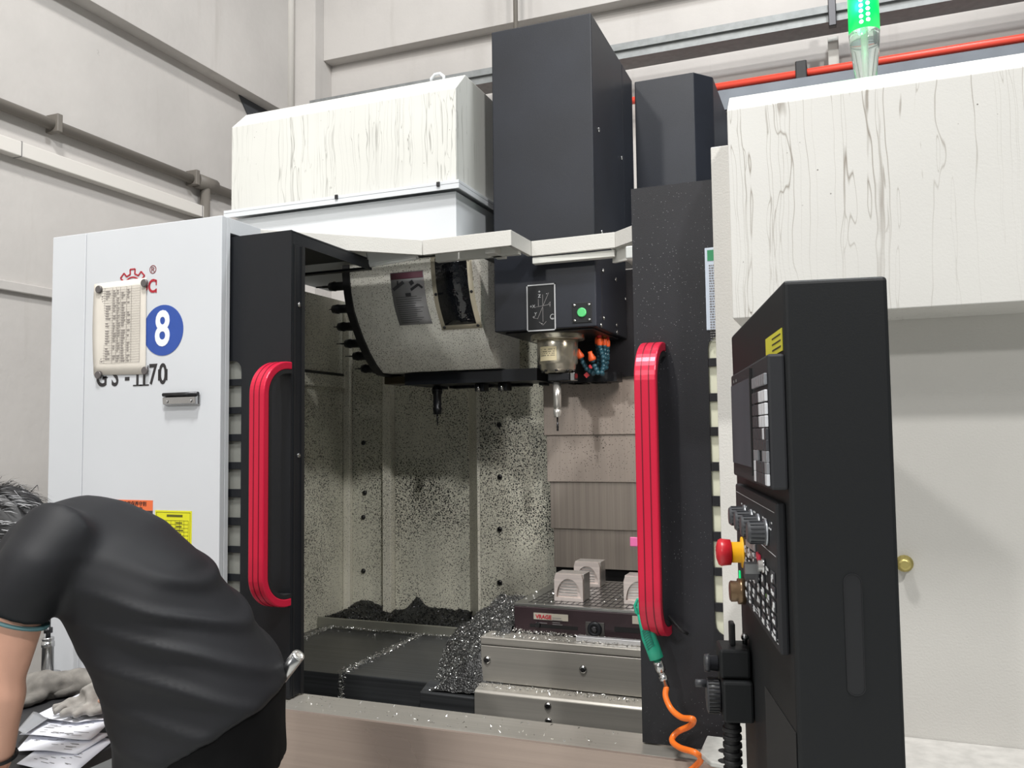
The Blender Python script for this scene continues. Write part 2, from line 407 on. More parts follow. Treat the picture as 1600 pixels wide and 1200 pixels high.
# fluorescent tube fixture under the roof
lf = MB().bar(at(575, 405, Y=.50), at(652, 392, Y=.56), .05, h=.05).build('work_light', mat('work_light_housing', (190, 192, 190), .4), MC, .004)
MB().tube([at(577, 414, Y=.49), at(650, 402, Y=.55)], .009, 8).build('tube', mat('unlit_tube', (226, 228, 226), .25), lf)
wl2 = MB().box(-.62, -.30, .57, .62, 2.15, 2.19).build('work_light', MATS['work_light_housing'], MC, .004)
MB().tube([(-.60, .60, 2.138), (-.32, .60, 2.138)], .009, 8).build('tube', mat('lit_tube', (255, 244, 236), .3, emit=(255, 236, 224), es=4), wl2)
wk = bpy.data.lights.new('work_light', 'AREA'); wk.shape = 'RECTANGLE'; wk.size = .28; wk.size_y = .03; wk.energy = 7; wk.color = (1, .9, .84)
wo = bpy.data.objects.new('work_light_glow', wk); COL.objects.link(wo); wo.location = (-.46, .60, 2.125)
wo.rotation_euler = (Vector((-.8, 1.15, 1.4)) - Vector(wo.location)).to_track_quat('-Z', 'X').to_euler()
# rear column cover
cb = [(-.765, 1.39, 0), (-.521, 1.39, 0), (-.455, 1.47, 0), (-.455, 2.0, 0), (-.765, 2.0, 0)]
MB().hexa([(x, y, 2.27) for x, y, _ in cb], [(x, y, 3.066) for x, y, _ in cb]).build('column_cover', BLACKS, MC, .004)
# interior
IW = box('inner_side_wall', SPECK, -2.19, -2.17, .12, 1.42, .5, 2.24, MC, 0)
box('wall_ledge', SPECK, -2.169, -2.155, .95, 1.44, 1.828, 1.885, MC, .003)
box('wall_ledge', mat('dark_seal', (50, 50, 48), .6), -2.169, -2.162, .95, 1.44, 1.886, 1.898, MC, .001)
xs = [at(x, 800, Y=1.4).x for x in (548, 604, 617, 727)]
def wallp(name, x0, x1, y, m_, z0=.6, z1=2.24): return box(name, m_, x0, x1, y, y + .015, z0, z1, MC, .002)
wallp('inner_back_panel', -2.169, xs[1], 1.40, SPECK)
wallp('inner_back_panel', xs[2], xs[3] + .02, 1.40, SPECK)
box('wall_rib', SPECK2, xs[1] + .001, xs[2] - .001, 1.36, 1.415, .6, 2.2, MC, .003)
box('corner_post', SPECK2, -2.168, xs[0] + .012, 1.37, 1.398, .6, 2.2, MC, .004)
xr = at(750, 800, Y=1.30).x
MB().hexa([(xs[3] + .021, 1.398, .6), (xs[3] + .03, 1.40, .6), (xr, 1.305, .6), (xr - .012, 1.30, .6)], [(xs[3] + .021, 1.398, 2.2), (xs[3] + .03, 1.40, 2.2), (xr, 1.305, 2.2), (xr - .012, 1.30, 2.2)]).build('wall_rib', SPECK2, MC)
wallp('inner_back_panel', xr + .001, -1.04, 1.30, SPECK)
for px_, py_ in ((780, 664), (781, 745), (781, 827), (781, 910), (568, 692), (568, 808), (568, 892), (570, 770)):
    q = at(px_, py_, Y=1.299 if px_ > 700 else 1.399)
    MB().lathe(q, NY, [(0, .011), (.004, .011), (.009, .007)], 10).build('bolt', STEELD, MC)
# telescopic column plates
pz = [1.822, 1.601, 1.415, 1.228, 1.073]; pxl = [-1.125, -1.118, -1.11, -1.102]
for i in range(4):
    box('wiper_plate', PLATED if i < 2 else PLATE, pxl[i], -.2, 1.215 + i * .012, 1.222 + i * .012, pz[i + 1], pz[i] + .03, MC, .0015)
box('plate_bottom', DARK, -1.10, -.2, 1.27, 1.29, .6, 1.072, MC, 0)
box('column_shroud', BLACKD, -1.14, -.2, 1.19, 1.21, 1.824, 2.24, MC, .002)
box('inner_side_wall', SPECK2, .6, .62, .2, 1.42, .5, 2.24, MC, 0)
# chip-way: telescopic covers left of the table
for i, (xa, xb) in enumerate(((-2.165, -2.09), (-2.088, -1.652), (-1.650, -1.12))):
    dz = .004 * (2 - i)
    MB().hexa([(xa, .56, .58), (xb, .56, .58), (xb, 1.16, .58), (xa, 1.16, .58)], [(xa, .56, .785 - dz), (xb, .56, .785 - dz), (xb, 1.16, .785 - dz), (xa, 1.16, .785 - dz)]).build('way_cover', WAY, MC, .003)
box('way_rail', mat('rail_painted_steel', (150, 150, 140), .35, .5, var=.15, vs=6), -2.165, -1.2, 1.165, 1.18, .6, .822, MC, .002)
box('chip_tray', DARK, -2.165, .6, .12, 1.40, .45, .575, MC, 0)
# sill and lower front
box('sill', STAIN, -1.72, -.2, -.02, .115, .845, .858, MC, .002)
MB().prism([(-1.72, -.021, .858), (-1.72, -.028, .856), (-1.72, -.028, .83), (-1.72, -.05, .1), (-1.72, -.021, .1)], (1.52, 0, 0)).build('front_apron', brushed_mat('apron_steel', (168, 152, 142), .28, 0, .12), MC)
box('inner_front', DARK, -1.72, -.2, .1, .115, .58, .844, MC, 0)
box('base', mat('base_paint', (190, 190, 188), .5), -2.39, 1.28, .13, 1.9, .02, .44, MC)
# lift bracket at right of the sill
lb = MB(); bx = [(-.315, -.11), (-.285, -.155), (-.22, -.165), (-.16, -.165), (-.16, -.001), (-.315, -.001)]
lb.hexa([(x, y, .90) for x, y in bx], [(x, y, .912) for x, y in bx])
BR = lb.build('bracket', mat('cast_bracket_paint', (176, 176, 172), .5, var=.2, vs=60), MC, .003)
for q in ((1120 + 12, 1173), (1120 + 12, 1189)):
    c = at(*q, Z=.9125); MB().lathe(c, PZ, [(0, .0135), (.0006, .0135)], 14).build('slot', DARK, BR)

# markings on the left panel
def onp(px_, py_, off=.0): 
    q = at(px_, py_, Y=-off); return q
g = onp(207, 450); 
m = MB(); N = 8; pts_o = []
for k in range(N):
    a0 = 2 * math.pi * k / N
    for da, rr in ((-.30, .044), (-.21, .044), (-.17, .060), (.17, .060), (.21, .044)):
        pts_o.append((math.cos(a0 + da) * rr, math.sin(a0 + da) * rr))
for a, b in zip(pts_o, pts_o[1:] + pts_o[:1]):
    m.bar((g.x + a[0], -.0008, g.z + a[1]), (g.x + b[0], -.0008, g.z + b[1]), .0016, (0, 0, 1) if abs(a[0] - b[0]) > 1e-6 else (1, 0, 0), .0065) if False else m.bar((g.x + a[0], -.0008, g.z + a[1]), (g.x + b[0], -.0008, g.z + b[1]), .0045, (0, 1, 0), .0014)
for k in range(40):
    a, b = 2 * math.pi * k / 40, 2 * math.pi * (k + 1) / 40
    m.bar((g.x + math.cos(a) * .034, -.0008, g.z + math.sin(a) * .034), (g.x + math.cos(b) * .034, -.0008, g.z + math.sin(b) * .034), .0045, (0, 1, 0), .0014)
m.build('gear_emblem', REDINK, LP)['label'] = 'red outlined gear emblem'
q = onp(239, 422, .0004); text('lettering', '®', q, PX, PZ, .036, mat('brown_ink', (120, 40, 44), .5), LP)
def serif(px_, py_, off=.001): return at(px_, py_, Y=-off)
q = onp(238, 448, .0006); text('lettering', 'C', q, PX, PZ, .058, REDINK, LP, xs=.85, bold=.0012)
m = MB(); m.box(q.x + .0135, q.x + .0175, -.0012, -.0001, q.z + .004, q.z + .02); m.box(q.x + .0135, q.x + .0175, -.0012, -.0001, q.z - .02, q.z - .007); m.build('lettering', REDINK, LP)
q = onp(255, 516, .0004); d = MB()
d.add([(q.x + math.cos(6.28319 * k / 48) * .078, -.0012, q.z + math.sin(6.28319 * k / 48) * .078) for k in range(48)] + [(q.x + math.cos(6.28319 * k / 48) * .078, -.0001, q.z + math.sin(6.28319 * k / 48) * .078) for k in range(48)],
      [list(range(48)), list(range(48, 96))[::-1]] + [[k, (k + 1) % 48, 48 + (k + 1) % 48, 48 + k] for k in range(48)])
D8 = d.build('number_disc', BLUE, LP); D8['label'] = 'round blue number sticker'
text('lettering', '8', (q.x - .002, -.0016, q.z), PX, PZ, .150, mat('white_vinyl', (226, 230, 236), .4), D8, xs=.80, bold=.0035)
z0 = onp(205, 588).z
def serif_bar(*a): MB().box(*a).build('lettering', INK, LP)
for ch, px_ in (('G', 159), ('S', 180), ('-', 199), ('1', 215), ('1', 225.5), ('7', 239), ('0', 254.5)):
    q = onp(px_, 588.5); text('lettering', ch, (q.x, -.0006, z0), PX, PZ, .088, INK, LP, xs=.74, bold=.0014)
    if ch == '1':
        serif_bar(q.x - .017, q.x + .019, -.0012, -.0001, z0 - .031, z0 - .027)
    if ch == '7': serif_bar(q.x - .021, q.x - .018, -.0012, -.0001, z0 + .018, z0 + .031)
    if ch == 'G': serif_bar(q.x + .004, q.x + .025, -.0012, -.0001, z0 - .002, z0 + .002)
    if ch == '0':
        serif_bar(q.x + .0135, q.x + .018, -.0012, -.0001, z0 - .017, z0 + .017); serif_bar(q.x - .018, q.x - .0135, -.0012, -.0001, z0 - .017, z0 + .017)
# maintenance stickers
a = onp(160, 781); b = onp(239, 781); zt = onp(200, 781).z; zo = onp(200, 797).z
ST = box('maintenance_sticker', ORANGE_S, a.x, b.x, -.0012, -.0001, zo, zt, LP, 0)
box('sticker_body', mat('sticker_dark', (60, 54, 56), .4), a.x, b.x, -.0012, -.0001, zo - .14, zo - .0003, ST, 0)
text('lettering', '机床日常保养守则', ((a.x * .42 + b.x * .58), -.0016, zt - .012), PX, PZ, .0155, INK, ST)
text('lettering', 'Daily maintenance rules', ((a.x * .42 + b.x * .58), -.0016, zo + .008), PX, PZ, .0095, INK, ST)
t0 = Vector((a.x + .022, 0, (zt + zo) / 2))
MB().add([(t0.x - .014, -.0018, t0.z - .012), (t0.x + .014, -.0018, t0.z - .012), (t0.x, -.0018, t0.z + .013)], [[0, 1, 2]]).build('warning_triangle', YELLOW_S, ST)
MB().box(t0.x - .0015, t0.x + .0015, -.0022, -.0019, t0.z - .003, t0.z + .006).box(t0.x - .0015, t0.x + .0015, -.0022, -.0019, t0.z - .009, t0.z - .006).build('exclamation_mark', INK, ST)
a = onp(243, 797); b = onp(300, 797); zt = a.z
YS = box('lubrication_sticker', YELLOW_S, a.x, b.x, -.0012, -.0001, zt - .16, zt, LP, .0)
m = MB(); wd = b.x - a.x
for k in range(10): m.box(a.x + .012, b.x - .012, -.0017, -.0013, zt - .03 - k * .011, zt - .029 - k * .011)
for k in range(8): m.box(a.x + .012 + (wd - .024) * k / 7 - .0004, a.x + .012 + (wd - .024) * k / 7 + .0004, -.0017, -.0013, zt - .13, zt - .03)
for k in range(7): m.box(a.x + .08 , a.x + .08 + .02 + .012 * random.random(), -.0017, -.0013, zt - .038 - k * .011, zt - .034 - k * .011)
m.box(a.x + .045, a.x + .105, -.0017, -.0013, zt - .019, zt - .012)
for x0, x1, z_0, z_1 in ((.005, wd - .005, .005, .006), (.005, wd - .005, .152, .153)): m.box(a.x + x0, a.x + x1, -.0017, -.0013, zt - z_1, zt - z_0)
for x0 in (.005, wd - .006): m.box(a.x + x0, a.x + x0 + .001, -.0017, -.0013, zt - .153, zt - .005)
m.build('printed_table', mat('olive_ink', (86, 84, 20), .5), YS)

# ------------------------------------------------------------------ sliding doors
def door(name, label, x0, x1, edge_side, slots, sx0, sx1, hx, mblack, edge_at_right):
    z0, z1 = .862, 2.212
    D = thing(name, ((x0 + x1) / 2, .07, z0), label, 'door')
    # skin with slotted window: built from strips around the openings
    y0, y1 = .045, .052
    zs = slots
    parts = [(x0, sx0, z0, z1), (sx1, x1, z0, z1), (sx0, sx1, zs[0][1], z1), (sx0, sx1, z0, zs[-1][0])]
    m = MB()
    for a, b, c, d in parts:
        if b - a > .002: m.box(a, b, y0, y1, c, d)
    sk = m.build('door_skin', mblack, D)
    for (a, _), (_, d) in zip(zs[:-1], zs[1:]):
        box('window_bar', mblack, sx0 + .0005, sx1 - .0005, y0, y1, d, a, D, .001)
    # rounded corners of the window at its free side
    for top in (True, False):
        zc = zs[0][1] if top else zs[-1][0]; s = 1 if top else -1; rr = .03
        xe, dx = (sx1, -1) if edge_at_right else (sx0, 1)
        pts = [(xe, y0, zc)] + [(xe + dx * (rr - rr * math.cos(t)), y0, zc - s * (rr - rr * math.sin(t))) for t in (0, .39, .785, 1.18, 1.57)]
        MB().prism(pts, (0, y1 - y0, 0)).build('window_corner', mblack, D)
    box('window_pane', mat('scratched_polycarbonate', (170, 172, 166), .25, trans=.55, ior=1.3, bump=.25, bs=40, bd=.003) if edge_at_right else mat('painted_bright_pane', (236, 236, 212), .5, var=.06, vs=30), sx0 - .01, sx1 + .01, .0535, .057, zs[-1][0] - .01, zs[0][1] + .01, D, 0)  # right pane: lit interior seen through the slots is put into its cream colour
    xe = x1 if edge_at_right else x0
    s = -1 if edge_at_right else 1
    e0, e1 = sorted((xe, xe + s * .03))
    box('door_edge', mblack, e0, e1, .0525, .108, z0, z1 - .036, D, .004)
    q = xe - s * .0012
    for zz in ((.95, 1.55, 1.995) if edge_at_right else ()):
        MB().lathe((xe - s * .0002, .085, zz), (-s, 0, 0), [(0, .008), (.002, .007), (.003, .003)], 12).build('rivet', STEEL, D)
    if edge_at_right:
        MB().box(xe, xe + .002, .06, .064, z0, z1 - .04).box(xe, xe + .004, .096, .108, z0, z1 - .04).build('edge_seal', RUBBER, D)
    # roof plate sliding with the door
    box('door_roof', mblack, x0, x1, .0525, .47, z1 - .006, z1, D, .001)
    MB().box(e0 if not edge_at_right else xe - .004, xe if edge_at_right else e0 + .004, .0525, .50, z1 - .038, z1 - .0065).build('roof_flange', mblack, D)
    box('roof_rear_flange', mblack, x0, x1 - .005, .475, .50, z1 - .038, z1 - .03, D, .001)
    # handle
    H = MB(); zt, zb = 1.80, 1.146; n = 14; rr = .075; yo = -.062
    path = [(.044, zt)] + [(.03 - 0 - rr * math.sin(t) * (.03 - yo) / rr, zt - rr + rr * math.cos(t)) for t in [math.pi / 2 * k / n for k in range(0, n + 1)]]
    path = [(y, z) for y, z in path] + [(y, zt + zb - z) for y, z in reversed(path)]
    def sec(wx, yoff0, yoff1):
        rings = []
        for i, (y, z) in enumerate(path):
            y2, z2 = path[min(i + 1, len(path) - 1)]; y1_, z1_ = path[max(i - 1, 0)]
            t = Vector((0, y2 - y1_, z2 - z1_)).normalized(); nn = Vector((0, t.z, -t.y))   # outward normal (towards the operator)
            if i == 0 or i == len(path) - 1: nn = Vector((0, 0, 1 if i == 0 else -1))
            c = Vector((hx, y, z))
            if nn.y > 0.01: nn = -nn
            rings.append([c + PX * wx * sx + nn * yy for sx, yy in ((-1, yoff0), (1, yoff0), (1, yoff1), (-1, yoff1))])
        return rings
    hd = MB().ring_loft(sec(.0255, 0, .022), True, False).build('handle', RED, D, .003); hd['label'] = 'red anodised grab handle'
    MB().ring_loft(sec(.025, -.012, -.0005), True, False).build('handle_back', RUBBER, hd)
    for gx in (-.009, .009):
        keep = hx; hx2 = hx + gx
        rings = [[p + PX * gx for p in r] for r in sec(.0012, .0222, .0228)]
        MB().ring_loft(rings, True, False).build('groove', REDD, hd)
    return D
zl = lambda x, ys: [(at(x, b, Y=.045).z, at(x, a, Y=.045).z) for a, b in ys]
sR = zl(1122, ((523, 559), (572, 614), (627, 667), (681, 722), (736, 775), (791, 831), (846, 887), (900, 942), (956, 994)))
LD = door('sliding_door', 'left black sliding door with red handle, next to the panel numbered 8', -2.16, at(455, 400, Y=.045).x, 1, sR, -1.95, at(376.5, 700, Y=.045).x, at(409, 700, Y=-.06).x, BLACK, True)
RD = door('sliding_door', 'right speckled black sliding door with red handle and air gun hung on it', at(988, 400, Y=.045).x, .2, 0, sR, at(1110, 700, Y=.045).x, .1, at(1013, 700, Y=-.06).x, BLACKD, False)
# instruction plate on the right door
a = at(1101, 388, Y=.045); b = at(1126, 515, Y=.045)
NP = box('instruction_plate', mat('pale_blue_plate', (196, 206, 220), .4), a.x, a.x + .075, .0425, .0445, b.z, a.z, RD, .004)
box('plate_header', mat('green_print', (46, 140, 92), .5), a.x + .006, a.x + .07, .0418, .0424, a.z - .032, a.z - .006, NP, 0)
m = MB()
for k in range(30):
    z = a.z - .042 - k * .0062
    x = a.x + .009
    while x < a.x + .066:
        wq = random.uniform(.002, .006); m.box(x, min(x + wq, a.x + .068), .0418, .0424, z - .003, z); x += wq + .0015
m.build('print', GREYINK, NP)

# ------------------------------------------------------------------ tool magazine
TM = thing('tool_magazine', (-1.6, .95, 1.85), 'white tool magazine with drip-stained upper box and curved drum cover below', 'tool magazine')
xl, xr_ = -2.176, -1.216
MB().prism([(xl, .60, 2.476), (xl, .60, 2.810), (xl, .682, 2.888), (xl, 1.28, 2.888), (xl, 1.28, 2.476)], (xr_ - xl, 0, 0)).build('upper_cover', STREAK2, TM, .003)
MB().box(xl - .012, xr_ + .022, .572, 1.30, 2.464, 2.475).box(xl - .012, xr_ + .022, .572, .576, 2.446, 2.463).box(xr_ + .018, xr_ + .022, .577, 1.30, 2.446, 2.463).build('cover_flange', WHITE, TM, .001)
MB().box(xl + .004, xr_ - .003, .602, 1.27, 2.27, 2.4455).build('lower_cover', WHITE, TM, .002)
for px_, py_ in ((526, 308), (685, 288)):
    q = at(px_, py_, Y=.571); MB().box(q.x - .006, q.x + .006, .566, .5715, q.z - .008, q.z + .008).build('latch', STEELD, TM, .001)
MB().tube([(-1.36, .70, 2.888), (-1.36, .70, 2.905), (-1.345, .70, 2.918), (-1.325, .70, 2.918), (-1.31, .70, 2.905), (-1.31, .70, 2.888)], .006, 8).build('lifting_eye', WHITE, TM)
# curved drum cover
prof = [(.690, 2.245), (.690, 2.21), (.702, 2.14), (.722, 2.08), (.75, 2.035), (.79, 1.98), (.835, 1.93), (.885, 1.887), (.935, 1.856)]
dl, dr = -1.70, -1.20
m = MB(); rings = [[(x, y, z) for y, z in prof] for x in (dl, dr)]
nP = len(prof)
m.add([p for r in rings for p in r], [[i, i + 1, nP + i + 1, nP + i] for i in range(nP - 1)], True)
m.add([(dl, .935, 1.856), (dr, .935, 1.856), (dr, 1.15, 1.856), (dl, 1.15, 1.856)], [[0, 1, 2, 3]])
for x in (dl, dr): m.add([(x, y, z) for y, z in prof] + [(x, 1.15, 1.856), (x, 1.15, 2.245)], [list(range(nP + 2))])
m.add([(dl, 1.15, 1.856), (dr, 1.15, 1.856), (dr, 1.15, 2.245), (dl, 1.15, 2.245)], [[0, 1, 2, 3]])
SPD = speck_mat('drum_coat_with_chips', (240, 238, 228), (96, 82, 62), .62, 120)
DC = m.build('drum_cover', SPD, TM)
m = MB(); pr2 = [(y - .006 if i < 8 else y, z - (.008 if i > 2 else 0)) for i, (y, z) in enumerate(prof)]
m.prism([(dl - .03, y, z) for y, z in pr2] + [(dl - .03, 1.1, 1.84), (dl - .03, 1.1, 2.23)], (.0295, 0, 0)); m.build('drum_disc', RUBBER, TM)
def curved_patch(name, x0, x1, s0, s1, off, m_, parent, n=10):
    """sheet following the drum profile between profile lengths s0..s1"""
    cum = [0]
    for a, b in zip(prof[:-1], prof[1:]): cum.append(cum[-1] + math.hypot(b[0] - a[0], b[1] - a[1]))
    def pt(s):
        for i in range(nP - 1):
            if s <= cum[i + 1] or i == nP - 2:
                f = (s - cum[i]) / (cum[i + 1] - cum[i]); a, b = prof[i], prof[i + 1]
                t = Vector((0, b[0] - a[0], b[1] - a[1])).normalized(); nn = Vector((0, t.z, -t.y))
                return Vector((0, a[0] + (b[0] - a[0]) * f, a[1] + (b[1] - a[1]) * f)), nn
    rings = []
    for k in range(n + 1):
        p_, nn = pt(s0 + (s1 - s0) * k / n)
        rings.append([p_ + PX * x0 + nn * off, p_ + PX * x1 + nn * off, p_ + PX * x1 + nn * .0002, p_ + PX * x0 + nn * .0002])
    return MB().ring_loft(rings, True, True).build(name, m_, parent), pt
PLT = mat('grey_label_plate', (150, 150, 152), .4)
x0 = at(640, 450, Y=.70).x - .075
lab, pt = curved_patch('warning_plate', x0, x0 + .135, .045, .245, .002, PLT, TM)
curved_patch('plate_header', x0 + .002, x0 + .133, .047, .07, .0028, mat('maroon_print', (96, 58, 70), .5), lab)
for k in range(13):
    curved_patch('print_line', x0 + .012, x0 + .012 + random.uniform(.07, .11), .135 + k * .0082, .1365 + k * .0082, .0028, mat('dark_print', (70, 70, 74), .5), lab, 1)
def flat_on_drum(s, x, shapes, name, m_):
    p_, nn = pt(s); c = p_ + PX * x + nn * .0032; u = nn.cross(PX); 
    if u.z < 0: u = -u
    mm = MB()
    for (xa, ya, xb, yb, ww) in shapes: mm.obox(c + PX * (xa + xb) / 2 + u * (ya + yb) / 2, (PX * (xb - xa) + u * (yb - ya)) / 2, (PX * -(yb - ya) + u * (xb - xa)).normalized() * ww / 2, nn * .0003)
    mm.build(name, m_, lab)
DP = mat('dark_print', (70, 70, 74), .5)
flat_on_drum(.095, x0 + .03, [(-.022, -.012, .022, .014, .012), (-.002, 0, -.002, .02, .006)], 'pictogram', DP)
flat_on_drum(.10, x0 + .10, [(-.02, -.012, .012, .006, .01), (.012, .006, .028, -.008, .008), (-.022, .01, -.008, .018, .016)], 'pictogram', DP)
flat_on_drum(.122, x0 + .065, [(-.01, -.006, .012, -.006, .012)], 'print_heading', DP)
wx0 = at(707, 450, Y=.70).x - .062
frm, _ = curved_patch('window_frame', wx0 - .018, wx0 + .142, .0, .275, .003, mat('yellowed_frame', (206, 198, 176), .5, var=.15, vs=20), TM)
win, _ = curved_patch('drum_window', wx0, wx0 + .124, .008, .255, .006, mat('oily_black_window', (22, 24, 28), .08, bump=.8, bs=45, bd=.004), TM)
for s_, x in ((.02, wx0 + .13), (.135, wx0 - .008), (.135, wx0 + .132), (.265, wx0 - .006), (.265, wx0 + .128)):
    p_, nn = pt(s_); MB().lathe(p_ + PX * x + nn * .003, nn, [(0, .006), (.003, .005), (.004, .002)], 10).build('screw', STEELD, frm)
# tool change arm housing
ax0, ax1 = at(640, 595, Y=1.0).x, at(955, 600, Y=1.0).x
m = MB().box(ax0, -1.06, .96, 1.17, 1.806, 1.852); m.box(-1.06, ax1, 1.08, 1.17, 1.80, 1.835)
for k in range(24):
    x = random.uniform(ax0 + .05, ax1 - .05); m.box(x, x + random.uniform(.01, .04), 1.10, 1.16, 1.796, 1.81)
m.build('arm_housing', BLACK, TM)
MB().box(at(600, 588, Y=1.0).x, ax0 - .001, 1.0, 1.12, 1.815, 1.846).build('arm_cover', mat('oily_brown_steel', (66, 58, 44), .4, .4), TM, .004)
# tools held in the magazine
TH = mat('tool_holder_black', (34, 35, 38), .35, .6)
def tool(label, c, axis, L, r, bit, group, bitr=.004, chrome=False):
    t = thing('tool_holder', c, label, 'tool holder', group); c = Vector(c)
    MB().lathe(c, axis, [(0, r * .8), (.012, r * 1.25), (.03, r * 1.25), (.036, r), (L * .75, r * .95), (L * .78, r * 1.1), (L, r * .9)], 16).build('holder', STEEL if chrome else TH, t)
    MB().lathe(c, axis, [(.014, r * 1.3), (.02, r * 1.3)], 16).build('flange', STEELD, t)
    if bit:
        a = Vector(axis).normalized()
        MB().lathe(c + a * L, axis, [(0, bitr), (bit * .55, bitr), (bit * .56, bitr * .7), (bit, bitr * .6)], 10).build('cutter', STEELD, t)
    return t
TL = [((545, 442), 509, 487, 'topmost tool lying horizontally in the drum magazine, with a long shank'),
      ((553, 478), 514, 508, 'second tool from the top in the drum magazine, a short stubby holder'),
      ((562, 506), 523, 515, 'third tool from the top in the drum magazine, a plain dark holder'),
      ((570, 533), 534, 519, 'fourth tool from the top in the drum magazine, with a thin needle-like cutter'),
      ((580, 553), 547, 533, 'fifth tool from the top in the drum magazine, with a stepped nose'),
      ((590, 573), 560, 548, 'lowest tool in the drum magazine, almost under the curved cover')]
for (pq, xb, xe, lb_) in TL:
    c = at(*pq, X=-1.732); xq = at(xb, pq[1], Y=c.y).x; xw = at(xe, pq[1], Y=c.y).x
    tool(lb_, (c.x, c.y + .03, c.z - .005), (-1, 0, .03), max(.06, c.x - xq), .0175, max(.01, xq - xw), 'tools in the drum magazine', .005 if pq[1] < 460 else .003)
# hanging tools on the arm
c = at(683, 592, Y=1.03); c.z = 1.804
t = tool('dark tool with chrome collar hanging below the curved white drum cover', c, (0, 0, -1), .115, .017, .045, 'tools held upright', .0035)
MB().lathe(c, (0, 0, -1), [(.001, .012), (.01, .014), (.024, .012)], 14).build('collar', STEEL, t)
for px_ in (752, 788):
    q = at(px_, 600, Y=1.03)
    s = MB().box(q.x - .02, q.x + .02, 1.01, 1.06, 1.775, 1.805).build('arm_finger', BLACK, TM, .003)
    MB().lathe((q.x, 1.003, 1.8), (0, 0, -1), [(0, .007), (.026, .007)], 10).build('pin', STEEL, s)

# ------------------------------------------------------------------ spindle head
HX0, HX1, HY = -1.142, -.768, .75
SH = thing('spindle_head', (-.955, .9, 1.95), 'tall black box-shaped spindle head with chrome spindle nose and coolant nozzles', 'spindle head')
MB().box(HX0, HX1, HY, 1.185, 1.967, 3.06).box(HX0, HX1, 1.1855, 1.36, 2.275, 3.06).build('head_cover', BLACKS, SH, .004)
box('nose_plate', mat('dark_cast_plate', (44, 44, 46), .4, .5), HX0 + .03, HX1 - .02, HY + .03, 1.12, 1.961, 1.9665, SH, .004)
# axis sign
f = lambda px_, py_: at(px_, py_, Y=HY)
a = f(823, 446); b = f(869, 514); sx, sz = a.x, a.z; W_, H_ = b.x - a.x, a.z - b.z + .004
SG = box('axis_sign', BLACKP, sx, sx + W_, HY - .0025, HY - .0002, sz - H_, sz, SH, 0)
GW = mat('silver_print', (170, 172, 174), .5)
m = MB()
for (x0_, x1_, z0_, z1_) in ((0, W_, 0, .004), (0, W_, H_ - .004, H_), (0, .004, 0, H_), (W_ - .004, W_, 0, H_)): m.box(sx + x0_, sx + x1_, HY - .0035, HY - .0026, sz - z1_, sz - z0_)
m.build('sign_border', GW, SG)
cx, cz = sx + W_ * .56, sz - H_ * .5
m = MB()
for (xa, za, xb, zb) in ((-.0, -.05, 0, .045), (-.02, -.04, .022, .05), (-.03, .002, .02, .008), (-.016, .005, -.016, .03), (.02, .008, .028, .018), (.028, .018, .026, 0), (-.014, -.05, 0, -.062), (0, -.062, .012, -.05), (-.026, -.022, -.034, -.036), (-.034, -.036, -.02, -.038)):
    m.bar((cx + xa, HY - .003, cz + za), (cx + xb, HY - .003, cz + zb), .0012, (0, 1, 0), .0008)
m.build('axis_lines', GREYINK, SG)
for s_, dx, dz in (('+', -.012, .055), ('Z', -.012, .04), ('+X', -.038, .005), ('Y', -.027, -.022), ('+', -.034, -.033), ('-', .015, .048), ('-', .026, .008), ('-', -.004, -.055)):
    text('lettering', s_, (cx + dx, HY - .0028, cz + dz), PX, PZ, .016, GW, SG)
m = MB()
for k in range(16):
    a0 = k * .5; m.bar((cx + .033 + .006 * math.cos(a0), HY - .003, cz - .028 - k * .0011 + .005 * math.sin(a0)), (cx + .033 + .006 * math.cos(a0 + .5), HY - .003, cz - .029 - k * .0011 + .005 * math.sin(a0 + .5)), .0016, (0, 1, 0), .0008)
m.build('axis_symbol', GW, SG)
# green button on its plate
q = f(909.5, 488.5)
BP = box('button_plate', BLACKP, q.x - .035, q.x + .035, HY - .003, HY - .0002, q.z - .035, q.z + .035, SH, .002)
MB().lathe((q.x, HY - .003, q.z), NY, [(0, .0165), (.003, .0165), (.005, .014)], 20).build('green_button', mat('green_plastic', (70, 170, 100), .35), BP)
for i in (-1, 1):
    for j in (-1, 1): MB().lathe((q.x + .026 * i, HY - .003, q.z + .026 * j), NY, [(0, .005), (.002, .0045), (.003, .002)], 10).build('screw', STEEL, BP)
for px_, py_ in ((935, 203), (971, 247), (940, 363), (962, 437), (977, 467), (939, 508), (963, 508), (964, 519), (987, 531), (942, 423), (943, 497)):
    q = at(px_, py_, X=HX1 + .001); MB().lathe(q, PX, [(0, .009), (.003, .008), (.005, .004)], 10).build('bolt', STEEL, SH)
q0, q1 = at(940, 422, X=HX1 + .001), at(941, 500, X=HX1 + .001)
MB().box(HX1, HX1 + .0008, q0.y - .002, q0.y + .002, q1.z, q0.z).build('cover_seam', DARK, SH)
